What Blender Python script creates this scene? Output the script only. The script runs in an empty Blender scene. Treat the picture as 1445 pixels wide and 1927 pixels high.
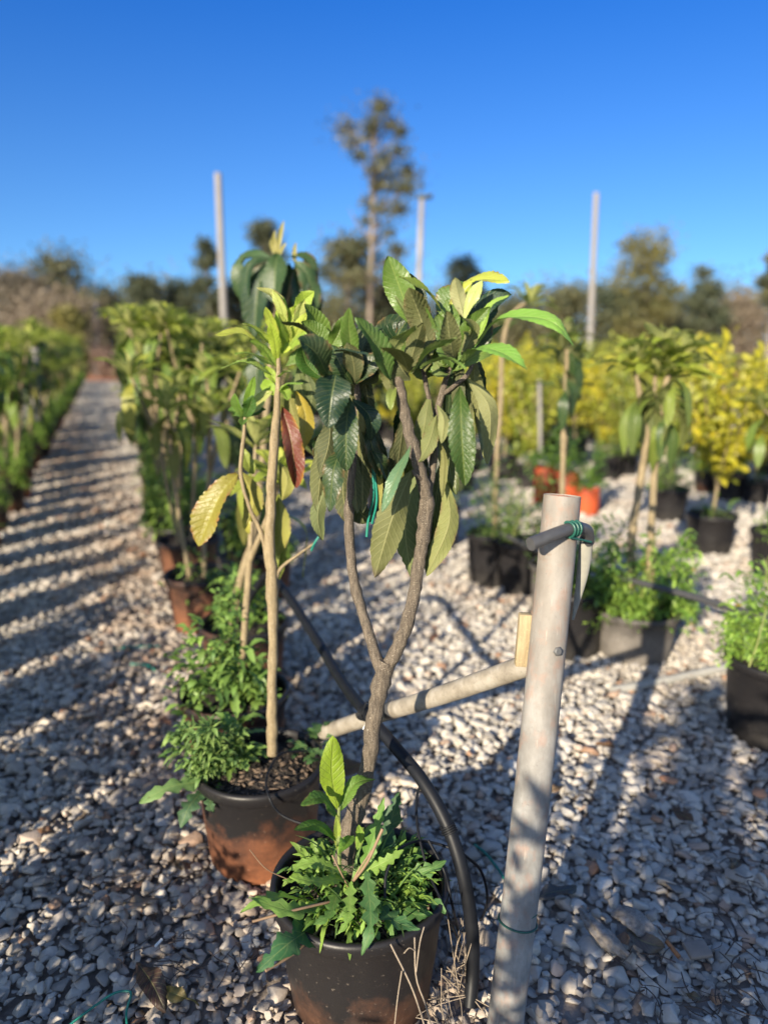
import bpy, bmesh, math, random
import numpy as np
from mathutils import Vector, Matrix

R = math.radians
SC = bpy.context.scene
COL = SC.collection

# ------------------------------------------------------------------ camera
F = 1400.0                      # focal length in photo pixels (1445 wide)
PITCH = R(12.6)
CAM = np.array([0.0, 0.0, 1.5])
cd = bpy.data.cameras.new("camera")
cam = bpy.data.objects.new("camera", cd)
COL.objects.link(cam)
cam.location = CAM
cam.rotation_euler = (math.pi / 2 - PITCH, 0, 0)
cd.sensor_fit = 'HORIZONTAL'
cd.sensor_width = 36.0
cd.lens = F / 1445.0 * 36.0
cd.clip_start, cd.clip_end = 0.05, 1500
cd.dof.use_dof = True
cd.dof.focus_distance = 1.62
cd.dof.aperture_fstop = 1.8
SC.camera = cam

# ------------------------------------------------------------------ light
SUN_EL, SUN_AZ = 20.0, 207.0     # azimuth clockwise from +Y
w = bpy.data.worlds.new("World")
SC.world = w
w.use_nodes = True
nt = w.node_tree
bg = nt.nodes["Background"]
sky = nt.nodes.new("ShaderNodeTexSky")
sky.sky_type = 'NISHITA'
sky.sun_disc = False
sky.sun_elevation = R(SUN_EL)
sky.sun_rotation = R(SUN_AZ)
sky.air_density = 1.0
sky.dust_density = 0.0
sky.ozone_density = 2.0
tc_ = nt.nodes.new("ShaderNodeTexCoord")
sep_ = nt.nodes.new("ShaderNodeSeparateXYZ")
nt.links.new(tc_.outputs["Generated"], sep_.inputs[0])
zm_ = nt.nodes.new("ShaderNodeMapRange")           # a very clear sky: the pale band at the horizon is kept below it
zm_.inputs[1].default_value, zm_.inputs[2].default_value = 0.0, 1.0
zm_.inputs[3].default_value, zm_.inputs[4].default_value = 0.10, 1.2
nt.links.new(sep_.outputs[2], zm_.inputs[0])
cb_ = nt.nodes.new("ShaderNodeCombineXYZ")
nt.links.new(sep_.outputs[0], cb_.inputs[0]); nt.links.new(sep_.outputs[1], cb_.inputs[1]); nt.links.new(zm_.outputs[0], cb_.inputs[2])
nm_ = nt.nodes.new("ShaderNodeVectorMath"); nm_.operation = 'NORMALIZE'
nt.links.new(cb_.outputs[0], nm_.inputs[0])
nt.links.new(nm_.outputs[0], sky.inputs[0])
# away from the sun the sky is a deep clear blue; towards the sun and overhead it is the plain sky, pale near the horizon
tint_ = nt.nodes.new("ShaderNodeMix"); tint_.data_type = 'RGBA'; tint_.blend_type = 'MULTIPLY'
tint_.inputs[0].default_value = 1.0
tz_ = nt.nodes.new("ShaderNodeMapRange")
tz_.inputs[1].default_value, tz_.inputs[2].default_value = 0.06, 0.42
nt.links.new(sep_.outputs[2], tz_.inputs[0])
tm_ = nt.nodes.new("ShaderNodeMix"); tm_.data_type = 'RGBA'
tm_.inputs[6].default_value = (0.31, 0.50, 0.66, 1)
tm_.inputs[7].default_value = (0.055, 0.32, 0.76, 1)
nt.links.new(tz_.outputs[0], tm_.inputs[0])
nt.links.new(tm_.outputs[2], tint_.inputs[7])
nt.links.new(sky.outputs[0], tint_.inputs[6])
sky2 = nt.nodes.new("ShaderNodeTexSky")
sky2.sky_type, sky2.sun_disc = 'NISHITA', False
sky2.sun_elevation, sky2.sun_rotation = R(SUN_EL), R(SUN_AZ)
sky2.air_density, sky2.dust_density, sky2.ozone_density = 1.0, 0.6, 1.0
dim_ = nt.nodes.new("ShaderNodeMix"); dim_.data_type = 'RGBA'; dim_.blend_type = 'MULTIPLY'
dim_.inputs[0].default_value = 1.0; dim_.inputs[7].default_value = (0.60, 0.71, 0.92, 1)
nt.links.new(sky2.outputs[0], dim_.inputs[6])
fy_ = nt.nodes.new("ShaderNodeMapRange"); fy_.interpolation_type = 'SMOOTHSTEP'
fy_.inputs[1].default_value, fy_.inputs[2].default_value = -0.1, 0.5
nt.links.new(sep_.outputs[1], fy_.inputs[0])
fz_ = nt.nodes.new("ShaderNodeMapRange"); fz_.interpolation_type = 'SMOOTHSTEP'
fz_.inputs[1].default_value, fz_.inputs[2].default_value, fz_.inputs[3].default_value, fz_.inputs[4].default_value = 0.45, 0.85, 1.0, 0.0
nt.links.new(sep_.outputs[2], fz_.inputs[0])
ff_ = nt.nodes.new("ShaderNodeMath"); ff_.operation = 'MULTIPLY'
nt.links.new(fy_.outputs[0], ff_.inputs[0]); nt.links.new(fz_.outputs[0], ff_.inputs[1])
mx_ = nt.nodes.new("ShaderNodeMix"); mx_.data_type = 'RGBA'
nt.links.new(ff_.outputs[0], mx_.inputs[0]); nt.links.new(dim_.outputs[2], mx_.inputs[6]); nt.links.new(tint_.outputs[2], mx_.inputs[7])
nt.links.new(mx_.outputs[2], bg.inputs[0])
bg.inputs[1].default_value = 0.122

sd = bpy.data.lights.new("sun", 'SUN')
sd.energy = 5.0
sd.angle = R(0.55)
sd.color = (1.0, 0.875, 0.67)
sun = bpy.data.objects.new("sun", sd)
COL.objects.link(sun)
TO_SUN = Vector((math.sin(R(SUN_AZ)) * math.cos(R(SUN_EL)), math.cos(R(SUN_AZ)) * math.cos(R(SUN_EL)), math.sin(R(SUN_EL))))
sun.rotation_euler = TO_SUN.to_track_quat('Z', 'Y').to_euler()
sun.location = (-6, -10, 8)

SC.view_settings.view_transform = 'Standard'
SC.view_settings.look = 'None'
SC.view_settings.exposure = 1.2
SC.view_settings.gamma = 1.0
SC.render.engine = 'CYCLES'
SC.cycles.max_bounces = 6
SC.cycles.transparent_max_bounces = 4
SC.cycles.use_denoising = True

# ------------------------------------------------------------------ helpers
def ray(px, py):
    xc, yc = (px - 722.5) / F, (963.5 - py) / F
    return np.array([xc, math.cos(PITCH) + yc * math.sin(PITCH), -math.sin(PITCH) + yc * math.cos(PITCH)])
def P(px, py, dist):
    d = ray(px, py)
    return CAM + d * (dist / d[1])
def G(px, py, z=0.0):
    d = ray(px, py)
    return CAM + d * ((z - CAM[2]) / d[2])
def depth(px, py, dist):
    return dist / ray(px, py)[1]
def pxr(wpx, px, py, dist):
    return wpx / F * depth(px, py, dist)
def nrm(v):
    v = np.asarray(v, float)
    return v / (np.linalg.norm(v) + 1e-12)
def spline(pts, n):
    pts = np.asarray(pts, float)
    if len(pts) == 2:
        t = np.linspace(0, 1, n)[:, None]
        return pts[0] * (1 - t) + pts[1] * t
    p = np.vstack([2 * pts[0] - pts[1], pts, 2 * pts[-1] - pts[-2]])
    seg = len(pts) - 1
    L = np.cumsum([0] + [np.linalg.norm(pts[i + 1] - pts[i]) for i in range(seg)])
    s = np.linspace(0, L[-1], n)
    out = np.zeros((n, pts.shape[1]))
    for k in range(n):
        i = min(seg - 1, max(0, int(np.searchsorted(L, s[k], side='right') - 1)))
        t = (s[k] - L[i]) / max(1e-9, L[i + 1] - L[i])
        a, b, c, d = p[i], p[i + 1], p[i + 2], p[i + 3]
        out[k] = 0.5 * ((2 * b) + (-a + c) * t + (2 * a - 5 * b + 4 * c - d) * t * t + (-a + 3 * b - 3 * c + d) * t ** 3)
    return out

class MB:
    """collects geometry, links it as ONE mesh object"""
    def __init__(self):
        self.v, self.f, self.u, self.c, self.n = [], [], [], [], 0
    def add(self, v, f, uv=None, col=(1, 1, 1, 1)):
        v = np.asarray(v, float)
        f = np.asarray(f, int)
        self.v.append(v)
        self.f.append(f + self.n)
        self.u.append(np.zeros((len(v), 2)) if uv is None else np.asarray(uv, float))
        c = np.asarray(col, float)
        if c.ndim == 1:
            c = np.tile(c if len(c) == 4 else np.append(c, 1.0), (len(v), 1))
        self.c.append(c)
        self.n += len(v)
    def grid(self, pts, uv=None, col=(1, 1, 1, 1), wrap=False):
        m, k = pts.shape[:2]
        idx = np.arange(m * k).reshape(m, k)
        if wrap:
            nx = np.roll(idx, -1, axis=1)
            f = np.stack([idx[:-1], nx[:-1], nx[1:], idx[1:]], -1).reshape(-1, 4)
        else:
            f = np.stack([idx[:-1, :-1], idx[:-1, 1:], idx[1:, 1:], idx[1:, :-1]], -1).reshape(-1, 4)
        self.add(pts.reshape(-1, 3), f, None if uv is None else uv.reshape(-1, 2), col if np.ndim(col) == 1 else np.asarray(col).reshape(-1, 4))
    def tube(self, pts, rad, sides=10, n=None, caps=True, jit=0.0, rng=None, col=(1, 1, 1, 1), flat=1.0):
        pts = np.asarray(pts, float)
        rad = np.broadcast_to(np.asarray(rad, float), (len(pts),)).copy()
        if n:
            q = spline(np.hstack([pts, rad[:, None]]), n)
            pts, rad = q[:, :3], np.maximum(q[:, 3], 1e-4)
        T = np.gradient(pts, axis=0)
        T /= np.linalg.norm(T, axis=1)[:, None] + 1e-12
        ref = np.array([0, 0, 1.0]) if abs(T[0][2]) < 0.9 else np.array([1.0, 0, 0])
        a = nrm(np.cross(T[0], ref))
        A = []
        for t in T:
            a = nrm(a - t * np.dot(a, t))
            A.append(a)
        A = np.array(A)
        B = np.cross(T, A)
        th = np.linspace(0, 2 * math.pi, sides, endpoint=False)
        rr = rad[:, None] * np.ones(sides)[None]
        if jit and rng is not None:
            rr = rr * (1 + rng.uniform(-jit, jit, rr.shape))
        ring = pts[:, None] + rr[..., None] * (np.cos(th)[None, :, None] * A[:, None] * flat + np.sin(th)[None, :, None] * B[:, None])
        L = np.concatenate([[0], np.cumsum(np.linalg.norm(np.diff(pts, axis=0), axis=1))])
        uv = np.stack([np.broadcast_to(th / 6.2832, rr.shape), np.broadcast_to(L[:, None], rr.shape)], -1)
        self.grid(ring[:, ::-1], uv[:, ::-1], col, wrap=True)
        if caps:
            for k, s in ((0, 1), (-1, -1)):
                c = np.vstack([ring[k], pts[k] + 0 * T[k]])
                i = np.arange(sides)
                j = (i + 1) % sides
                o = np.full(sides, sides)
                self.add(c, np.stack([i, j, o, o], -1) if s > 0 else np.stack([j, i, o, o], -1), col=col if np.ndim(col) == 1 else (1, 1, 1, 1))
    def lathe(self, prof, sides=48, c=(0, 0, 0), col=(1, 1, 1, 1), wob=0.0, rng=None):
        prof = np.asarray(prof, float)
        th = np.linspace(0, 2 * math.pi, sides, endpoint=False)
        rr = prof[:, 0][:, None] * np.ones(sides)
        if wob and rng is not None:
            ph = rng.uniform(0, 6.28, 3)
            rr = rr * (1 + wob * (np.sin(2 * th + ph[0]) + 0.5 * np.sin(3 * th + ph[1])))[None]
        pts = np.stack([rr * np.cos(th), rr * np.sin(th), np.broadcast_to(prof[:, 1][:, None], rr.shape)], -1) + np.asarray(c)
        self.grid(pts, None, col, wrap=True)
    def box(self, c, sx, sy, sz, rot=None, col=(1, 1, 1, 1)):
        v = np.array([[x, y, z] for x in (-1, 1) for y in (-1, 1) for z in (-1, 1)], float) * np.array([sx, sy, sz]) / 2
        if rot is not None:
            v = v @ np.asarray(rot).T
        f = [[0, 1, 3, 2], [4, 6, 7, 5], [0, 4, 5, 1], [2, 3, 7, 6], [0, 2, 6, 4], [1, 5, 7, 3]]
        self.add(v + np.asarray(c), f, col=col)
    def build(self, name, mat, parent=None, smooth=True, bevel=0.0):
        V = np.vstack(self.v)
        if parent is not None:
            q, off = parent, np.zeros(3)
            while q is not None:
                off = off + np.array(q.location)
                q = q.parent
            V = V - off
        Fq = np.vstack([np.asarray(x).reshape(-1, 4) for x in self.f])
        tri = Fq[:, 2] == Fq[:, 3]
        tot = np.where(tri, 3, 4)
        mask = np.ones(Fq.shape, bool)
        mask[tri, 3] = False
        loops = Fq[mask]
        me = bpy.data.meshes.new(name)
        me.vertices.add(len(V))
        me.vertices.foreach_set("co", V.astype(np.float32).ravel())
        me.loops.add(len(loops))
        me.loops.foreach_set("vertex_index", loops.astype(np.int32))
        me.polygons.add(len(Fq))
        st = np.concatenate([[0], np.cumsum(tot)[:-1]])
        me.polygons.foreach_set("loop_start", st.astype(np.int32))
        me.update(calc_edges=True)
        uvl = me.uv_layers.new(name="UVMap")
        U = np.vstack(self.u)
        uvl.data.foreach_set("uv", U[loops].astype(np.float32).ravel())
        at = me.color_attributes.new("Col", 'FLOAT_COLOR', 'POINT')
        at.data.foreach_set("color", np.vstack(self.c).astype(np.float32).ravel())
        me.polygons.foreach_set("use_smooth", np.full(len(Fq), smooth))
        me.materials.append(mat)
        me.validate()
        o = bpy.data.objects.new(name, me)
        COL.objects.link(o)
        if parent is not None:
            o.parent = parent
        if bevel:
            b = o.modifiers.new("bevel", 'BEVEL')
            b.width = bevel
            b.segments = 2
        return o

def tag(o, label=None, cat=None, group=None, kind=None):
    if label: o["label"] = label
    if cat: o["category"] = cat
    if group: o["group"] = group
    if kind: o["kind"] = kind
    return o
def thing(name, loc, label, cat, group=None):
    o = bpy.data.objects.new(name, None)
    o.empty_display_size = 0.1
    COL.objects.link(o)
    o.location = loc
    return tag(o, label, cat, group)
KIDS = {}
def kids(o):
    return [c for c in bpy.data.objects if c.parent is o]
def copy_tree(o, parent=None):
    c = o.copy()
    COL.objects.link(c)
    if parent is not None:
        c.parent = parent
    for k in kids(o):
        copy_tree(k, c)
    return c

# ------------------------------------------------------------------ materials
class NT:
    def __init__(self, name):
        self.m = bpy.data.materials.new(name)
        self.m.use_nodes = True
        self.t = self.m.node_tree
        self.b = self.t.nodes["Principled BSDF"]
        self.out = self.t.nodes["Material Output"]
    def n(self, typ, ins=None, **kw):
        x = self.t.nodes.new(typ)
        for k, v in kw.items():
            setattr(x, k, v)
        for k, v in (ins or {}).items():
            if hasattr(v, "is_output"):
                self.t.links.new(v, x.inputs[k])
            else:
                x.inputs[k].default_value = v
        return x
    def math(self, op, a, b=None, c=None):
        d = {0: a}
        if b is not None: d[1] = b
        if c is not None: d[2] = c
        return self.n("ShaderNodeMath", d, operation=op).outputs[0]
    def mix(self, fac, a, b, mode='MIX'):
        x = self.n("ShaderNodeMix", data_type='RGBA', blend_type=mode)
        for i, v in ((0, fac), (6, a), (7, b)):
            if hasattr(v, "is_output"):
                self.t.links.new(v, x.inputs[i])
            else:
                x.inputs[i].default_value = v if i == 0 or len(v) == 4 else (*v, 1)
        return x.outputs[2]
    def ramp(self, fac, stops):
        x = self.n("ShaderNodeValToRGB", {0: fac})
        e = x.color_ramp.elements
        while len(e) < len(stops):
            e.new(0.5)
        for i, (p, c) in enumerate(stops):
            e[i].position = p
            e[i].color = c if len(c) == 4 else (*c, 1)
        return x.outputs[0]
    def noise(self, vec, scale, detail=4, rough=0.55):
        return self.n("ShaderNodeTexNoise", {"Vector": vec, "Scale": scale, "Detail": detail, "Roughness": rough}).outputs[0]
    def set(self, **kw):
        for k, v in kw.items():
            k = k.replace("_", " ")
            if hasattr(v, "is_output"):
                self.t.links.new(v, self.b.inputs[k])
            else:
                self.b.inputs[k].default_value = v if not isinstance(v, tuple) or len(v) == 4 else (*v, 1)
    def bump(self, h, strength=0.4, dist=0.01):
        b = self.n("ShaderNodeBump", {"Height": h, "Strength": strength, "Distance": dist})
        self.t.links.new(b.outputs[0], self.b.inputs["Normal"])
        return b.outputs[0]
    def obj(self):
        return self.n("ShaderNodeTexCoord").outputs["Object"]

def leaf_material(name, veins=13.0, trans=0.24, rough=0.34, under=(0.13, 0.125, 0.05), undermix=0.4, bump=0.55):
    s = NT(name)
    col = s.n("ShaderNodeAttribute", attribute_name="Col")
    uv = s.n("ShaderNodeUVMap", uv_map="UVMap").outputs[0]
    sx = s.n("ShaderNodeSeparateXYZ", {0: uv})
    au = s.math('ABSOLUTE', s.math('SUBTRACT', sx.outputs[0], 0.5))
    mid = s.math('SUBTRACT', 1.0, s.math('SMOOTH_MIN', s.math('MULTIPLY', au, 24.0), 1.0, 0.1))
    ph = s.math('FRACT', s.math('MULTIPLY', s.math('SUBTRACT', sx.outputs[1], s.math('MULTIPLY', au, 0.30)), veins))
    vd = s.math('ABSOLUTE', s.math('SUBTRACT', ph, 0.5))
    vein = s.math('SUBTRACT', 1.0, s.math('MINIMUM', s.math('MULTIPLY', vd, 9.0), 1.0))
    vm = s.math('MAXIMUM', mid, s.math('MULTIPLY', vein, 0.45))
    ob = s.obj()
    n1 = s.noise(ob, 26, 4)
    n2 = s.noise(ob, 190, 3)
    c = s.mix(s.math('MULTIPLY', s.math('SUBTRACT', n1, 0.35), 0.8), col.outputs[0], s.mix(1.0, col.outputs[0], (0.62, 0.72, 0.55), 'MULTIPLY'))
    c = s.mix(s.math('MULTIPLY', vm, 0.5), c, s.mix(0.5, col.outputs[0], (0.42, 0.46, 0.16)))
    spots = s.math('MULTIPLY', s.ramp(s.noise(ob, 58, 3, 0.6), [(0.69, (0, 0, 0)), (0.74, (1, 1, 1))]), 0.55)
    c = s.mix(spots, c, (0.10, 0.06, 0.025))
    dusty = s.math('MULTIPLY', s.ramp(s.noise(ob, 17, 6, 0.7), [(0.5, (0, 0, 0)), (0.75, (1, 1, 1))]), 0.22)
    c = s.mix(dusty, c, (0.20, 0.19, 0.12))
    bf = s.n("ShaderNodeNewGeometry").outputs["Backfacing"]
    cu = s.mix(undermix, c, under)
    cu = s.mix(s.math('MULTIPLY', vm, 0.3), cu, (0.40, 0.36, 0.18))
    c = s.mix(bf, c, cu)
    rg = s.math('ADD', s.math('MULTIPLY', bf, 0.3), s.math('ADD', rough, s.math('MULTIPLY', n2, 0.14)))
    s.set(Base_Color=c, Roughness=rg)
    s.b.inputs["Specular IOR Level"].default_value = 0.42
    n3 = s.noise(ob, 75, 3)
    hgt = s.math('ADD', s.math('MULTIPLY', vm, -1.0), s.math('ADD', s.math('MULTIPLY', n2, 0.5), s.math('MULTIPLY', n3, 1.3)))
    nb = s.bump(hgt, bump, 0.0022)
    tr = s.n("ShaderNodeBsdfTranslucent", {"Color": s.mix(1.0, c, (1.0, 1.25, 0.45), 'MULTIPLY'), "Normal": nb})
    mx = s.n("ShaderNodeMixShader", {0: trans, 1: s.b.outputs[0], 2: tr.outputs[0]})
    s.t.links.new(mx.outputs[0], s.out.inputs[0])
    return s.m

def simple_leaf(name, trans=0.3, rough=0.5):
    s = NT(name)
    col = s.n("ShaderNodeAttribute", attribute_name="Col")
    n1 = s.noise(s.obj(), 18, 3)
    c = s.mix(s.math('MULTIPLY', n1, 0.6), col.outputs[0], s.mix(1.0, col.outputs[0], (0.55, 0.6, 0.5), 'MULTIPLY'))
    s.set(Base_Color=c, Roughness=rough)
    tr = s.n("ShaderNodeBsdfTranslucent", {"Color": s.mix(1.0, c, (1.1, 1.2, 0.6), 'MULTIPLY')})
    mx = s.n("ShaderNodeMixShader", {0: trans, 1: s.b.outputs[0], 2: tr.outputs[0]})
    s.t.links.new(mx.outputs[0], s.out.inputs[0])
    return s.m

def bark_material(name, a, b, scale=60, streak=5.0, bump=0.7, flake=(0.42, 0.37, 0.30)):
    s = NT(name)
    ob = s.obj()
    mp = s.n("ShaderNodeMapping", {"Vector": ob, "Scale": (streak, streak, 1.0)}).outputs[0]
    n1 = s.noise(mp, scale * 0.35, 6, 0.65)
    n2 = s.noise(ob, scale * 5, 3)
    n3 = s.noise(ob, 14, 3)
    c = s.ramp(n1, [(0.32, a), (0.68, b)])
    c = s.mix(s.math('MULTIPLY', s.math('GREATER_THAN', n2, 0.62), 0.55), c, flake)
    c = s.mix(s.math('MULTIPLY', n3, 0.4), c, s.mix(1.0, c, (0.6, 0.62, 0.55), 'MULTIPLY'))
    s.set(Base_Color=c, Roughness=0.85)
    s.bump(s.math('ADD', n1, s.math('MULTIPLY', n2, 0.4)), bump, 0.004)
    return s.m

def plain(name, c, rough=0.6, nscale=40, var=0.35, bump=0.1, spec=0.5, metallic=0.0):
    s = NT(name)
    n = s.noise(s.obj(), nscale, 5)
    cc = s.mix(n, tuple(x * (1 - var) for x in c), tuple(min(1, x * (1 + var)) for x in c))
    s.set(Base_Color=cc, Roughness=s.math('ADD', rough - 0.1, s.math('MULTIPLY', n, 0.2)))
    s.b.inputs["Specular IOR Level"].default_value = spec
    s.b.inputs["Metallic"].default_value = metallic
    s.bump(n, bump, 0.003)
    return s.m

M = {}
M['leaf'] = leaf_material("loquat_leaf")
M['young'] = leaf_material("young_leaf", veins=11, trans=0.38, rough=0.45, under=(0.46, 0.44, 0.24), undermix=0.45, bump=0.8)
M['weed'] = leaf_material("weed_leaf", veins=7, trans=0.3, rough=0.5, under=(0.10, 0.17, 0.06), undermix=0.5, bump=0.3)
M['small'] = simple_leaf("small_leaf")
M['crown'] = simple_leaf("tree_crown_leaf", 0.15, 0.65)
M['bark'] = bark_material("loquat_bark", (0.045, 0.034, 0.025), (0.155, 0.122, 0.09), scale=95, streak=5.0, bump=1.0)
M['stem'] = bark_material("pale_stem_bark", (0.14, 0.105, 0.058), (0.29, 0.225, 0.13), bump=0.4)
M['treebark'] = bark_material("far_tree_bark", (0.10, 0.08, 0.065), (0.25, 0.20, 0.16), scale=6, bump=0.3)

def pot_material(name, rust, amount):
    s = NT(name)
    ob = s.obj()
    z = s.n("ShaderNodeSeparateXYZ", {0: ob}).outputs[2]
    n1 = s.noise(ob, 5.5, 9, 0.68)
    n2 = s.noise(ob, 90, 4, 0.7)
    low = s.n("ShaderNodeMapRange", {0: z, 1: 0.30, 2: 0.02, 3: -0.25, 4: 0.75}).outputs[0]
    f = s.math('ADD', low, s.math('MULTIPLY', s.math('SUBTRACT', n1, 0.5), 2.2))
    f = s.math('MULTIPLY', s.math('MINIMUM', s.math('MAXIMUM', s.math('ADD', f, amount), 0.0), 1.0), s.math('ADD', 0.55, s.math('MULTIPLY', n2, 0.6)))
    c = s.mix(f, (0.014, 0.013, 0.014), rust)
    c = s.mix(s.math('MULTIPLY', s.math('GREATER_THAN', n2, 0.66), 0.35), c, (0.20, 0.17, 0.14))
    s.set(Base_Color=c, Roughness=s.math('ADD', 0.42, s.math('MULTIPLY', f, 0.4)))
    s.b.inputs['Specular IOR Level'].default_value = 0.3
    s.bump(s.math('ADD', n2, n1), 0.15, 0.003)
    return s.m
M['pot_rust'] = pot_material("rusty_dusty_pot_plastic", (0.25, 0.10, 0.048), 0.28)
M['pot_dark'] = pot_material("dusty_black_pot_plastic", (0.17, 0.075, 0.04), -0.30)
M['pot_half'] = pot_material("half_rusty_pot_plastic", (0.26, 0.095, 0.042), 0.02)
M['pot_brick'] = pot_material("brick_brown_pot_plastic", (0.27, 0.075, 0.038), 0.5)
M['pot_black'] = pot_material("black_pot_plastic", (0.06, 0.055, 0.05), -0.3)
M['pot_grey'] = pot_material("grey_dusty_bag", (0.20, 0.18, 0.16), 0.4)
M['pot_red'] = pot_material("orange_red_bag", (0.50, 0.085, 0.025), 0.7)
def soil_material():
    s = NT("potting_soil")
    ob = s.obj()
    n1 = s.noise(ob, 45, 6, 0.7)
    v = s.n("ShaderNodeTexVoronoi", {"Vector": ob, "Scale": 120.0})
    c = s.ramp(n1, [(0.3, (0.008, 0.006, 0.005)), (0.62, (0.035, 0.025, 0.018)), (0.75, (0.14, 0.10, 0.07))])
    s.set(Base_Color=c, Roughness=0.95)
    s.bump(s.math('ADD', n1, v.outputs[0]), 1.0, 0.012)
    return s.m
M['soil'] = soil_material()
M['chip'] = plain("bark_chip", (0.12, 0.085, 0.06), 0.9, 60, 0.6)
M['hose'] = plain("black_hose_plastic", (0.008, 0.009, 0.012), 0.5, 30, 0.4, 0.05, spec=0.22)
M['hose_grey'] = plain("sunbleached_black_pipe", (0.055, 0.055, 0.058), 0.5, 60, 0.4, 0.1)
M['flat_pipe'] = plain("dusty_flattened_pipe", (0.27, 0.26, 0.22), 0.6, 40, 0.3, 0.1)
M['wire'] = plain("green_coated_wire", (0.012, 0.075, 0.055), 0.4, 40, 0.2)
M['tie'] = plain("teal_garden_tie", (0.01, 0.16, 0.12), 0.45, 40, 0.2)
M['wood'] = bark_material("split_wood", (0.24, 0.18, 0.10), (0.38, 0.30, 0.18), 40, 8, 0.4, (0.5, 0.38, 0.2))
M['grey_wood'] = bark_material("weathered_grey_wood", (0.13, 0.11, 0.095), (0.42, 0.37, 0.325), 50, 3, 1.0, (0.4, 0.36, 0.32))
M['twig'] = plain("dry_twig", (0.26, 0.21, 0.16), 0.85, 80, 0.4)
M['metal'] = plain("bolt_metal", (0.10, 0.10, 0.10), 0.6, 80, 0.3, 0.1, metallic=0.3)
M['concrete'] = plain("concrete_pole", (0.205, 0.190, 0.180), 0.8, 3, 0.2, 0.1)
M['greypole'] = plain("grey_pole", (0.24, 0.225, 0.22), 0.8, 3, 0.3, 0.1)
M['pvcwhite'] = plain("dirty_white_pipe", (0.30, 0.29, 0.265), 0.5, 12, 0.2, 0.05)
M['brick'] = plain("orange_stone", (0.40, 0.20, 0.11), 0.85, 30, 0.3, 0.4)
M['hole'] = plain("dark_hole", (0.01, 0.009, 0.008), 0.9)
M['white_tag'] = plain("white_plastic_tag", (0.7, 0.7, 0.68), 0.5, 10, 0.1)

def post_material():
    s = NT("weathered_pale_pipe")
    ob = s.obj()
    mp = s.n("ShaderNodeMapping", {"Vector": ob, "Scale": (4.0, 4.0, 2.0)}).outputs[0]
    n1 = s.noise(mp, 5, 7, 0.6)
    n2 = s.noise(ob, 30, 5, 0.65)
    n3 = s.noise(s.n("ShaderNodeMapping", {"Vector": ob, "Scale": (14.0, 14.0, 1.0)}).outputs[0], 7, 4)
    n4 = s.noise(ob, 260, 2)
    c = s.ramp(n1, [(0.30, (0.12, 0.118, 0.115)), (0.50, (0.205, 0.203, 0.197)), (0.68, (0.31, 0.308, 0.30))])
    z = s.n("ShaderNodeSeparateXYZ", {0: ob}).outputs[2]
    up = s.n("ShaderNodeMapRange", {0: z, 1: 0.45, 2: 1.0, 3: 0.0, 4: 0.55}).outputs[0]
    c = s.mix(up, c, (0.19, 0.155, 0.12))
    red = s.math('MULTIPLY', s.ramp(s.math('ADD', n2, s.math('MULTIPLY', n3, 0.35)), [(0.68, (0, 0, 0)), (0.86, (1, 1, 1))]), 0.32)
    c = s.mix(red, c, (0.29, 0.135, 0.08))
    pale = s.math('MULTIPLY', s.ramp(n3, [(0.64, (0, 0, 0)), (0.72, (1, 1, 1))]), 0.45)
    c = s.mix(pale, c, (0.36, 0.34, 0.30))
    c = s.mix(s.math('MULTIPLY', s.math('GREATER_THAN', n4, 0.68), 0.35), c, (0.09, 0.08, 0.07))
    st = s.ramp(s.noise(s.n("ShaderNodeMapping", {"Vector": ob, "Scale": (40.0, 40.0, 2.2)}).outputs[0], 3.0, 5, 0.7), [(0.55, (0, 0, 0)), (0.66, (1, 1, 1))])
    c = s.mix(s.math('MULTIPLY', st, 0.22), c, (0.13, 0.12, 0.11))
    spl = s.ramp(s.noise(ob, 11, 6, 0.75), [(0.60, (0, 0, 0)), (0.66, (1, 1, 1))])
    c = s.mix(s.math('MULTIPLY', spl, 0.5), c, (0.16, 0.115, 0.08))
    s.set(Base_Color=c, Roughness=s.math('ADD', 0.48, s.math('MULTIPLY', n2, 0.25)))
    s.bump(s.math('ADD', n1, s.math('MULTIPLY', n4, 0.25)), 0.22, 0.003)
    return s.m
M['post'] = post_material()
def pipe_material():
    s = NT("grimy_grey_pipe")
    ob = s.obj()
    n1 = s.noise(ob, 16, 6, 0.65)
    n2 = s.noise(ob, 120, 4, 0.7)
    c = s.ramp(n1, [(0.3, (0.14, 0.118, 0.092)), (0.5, (0.245, 0.215, 0.172)), (0.7, (0.34, 0.31, 0.265))])
    c = s.mix(s.math('MULTIPLY', s.math('GREATER_THAN', n2, 0.6), 0.4), c, (0.14, 0.12, 0.10))
    s.set(Base_Color=c, Roughness=0.7)
    s.bump(s.math('ADD', n1, n2), 0.3, 0.002)
    return s.m
M['pipe'] = pipe_material()
M['concrete_cap'] = plain("red_dusty_pipe_end", (0.42, 0.20, 0.12), 0.9, 60, 0.4, 0.5)

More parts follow.
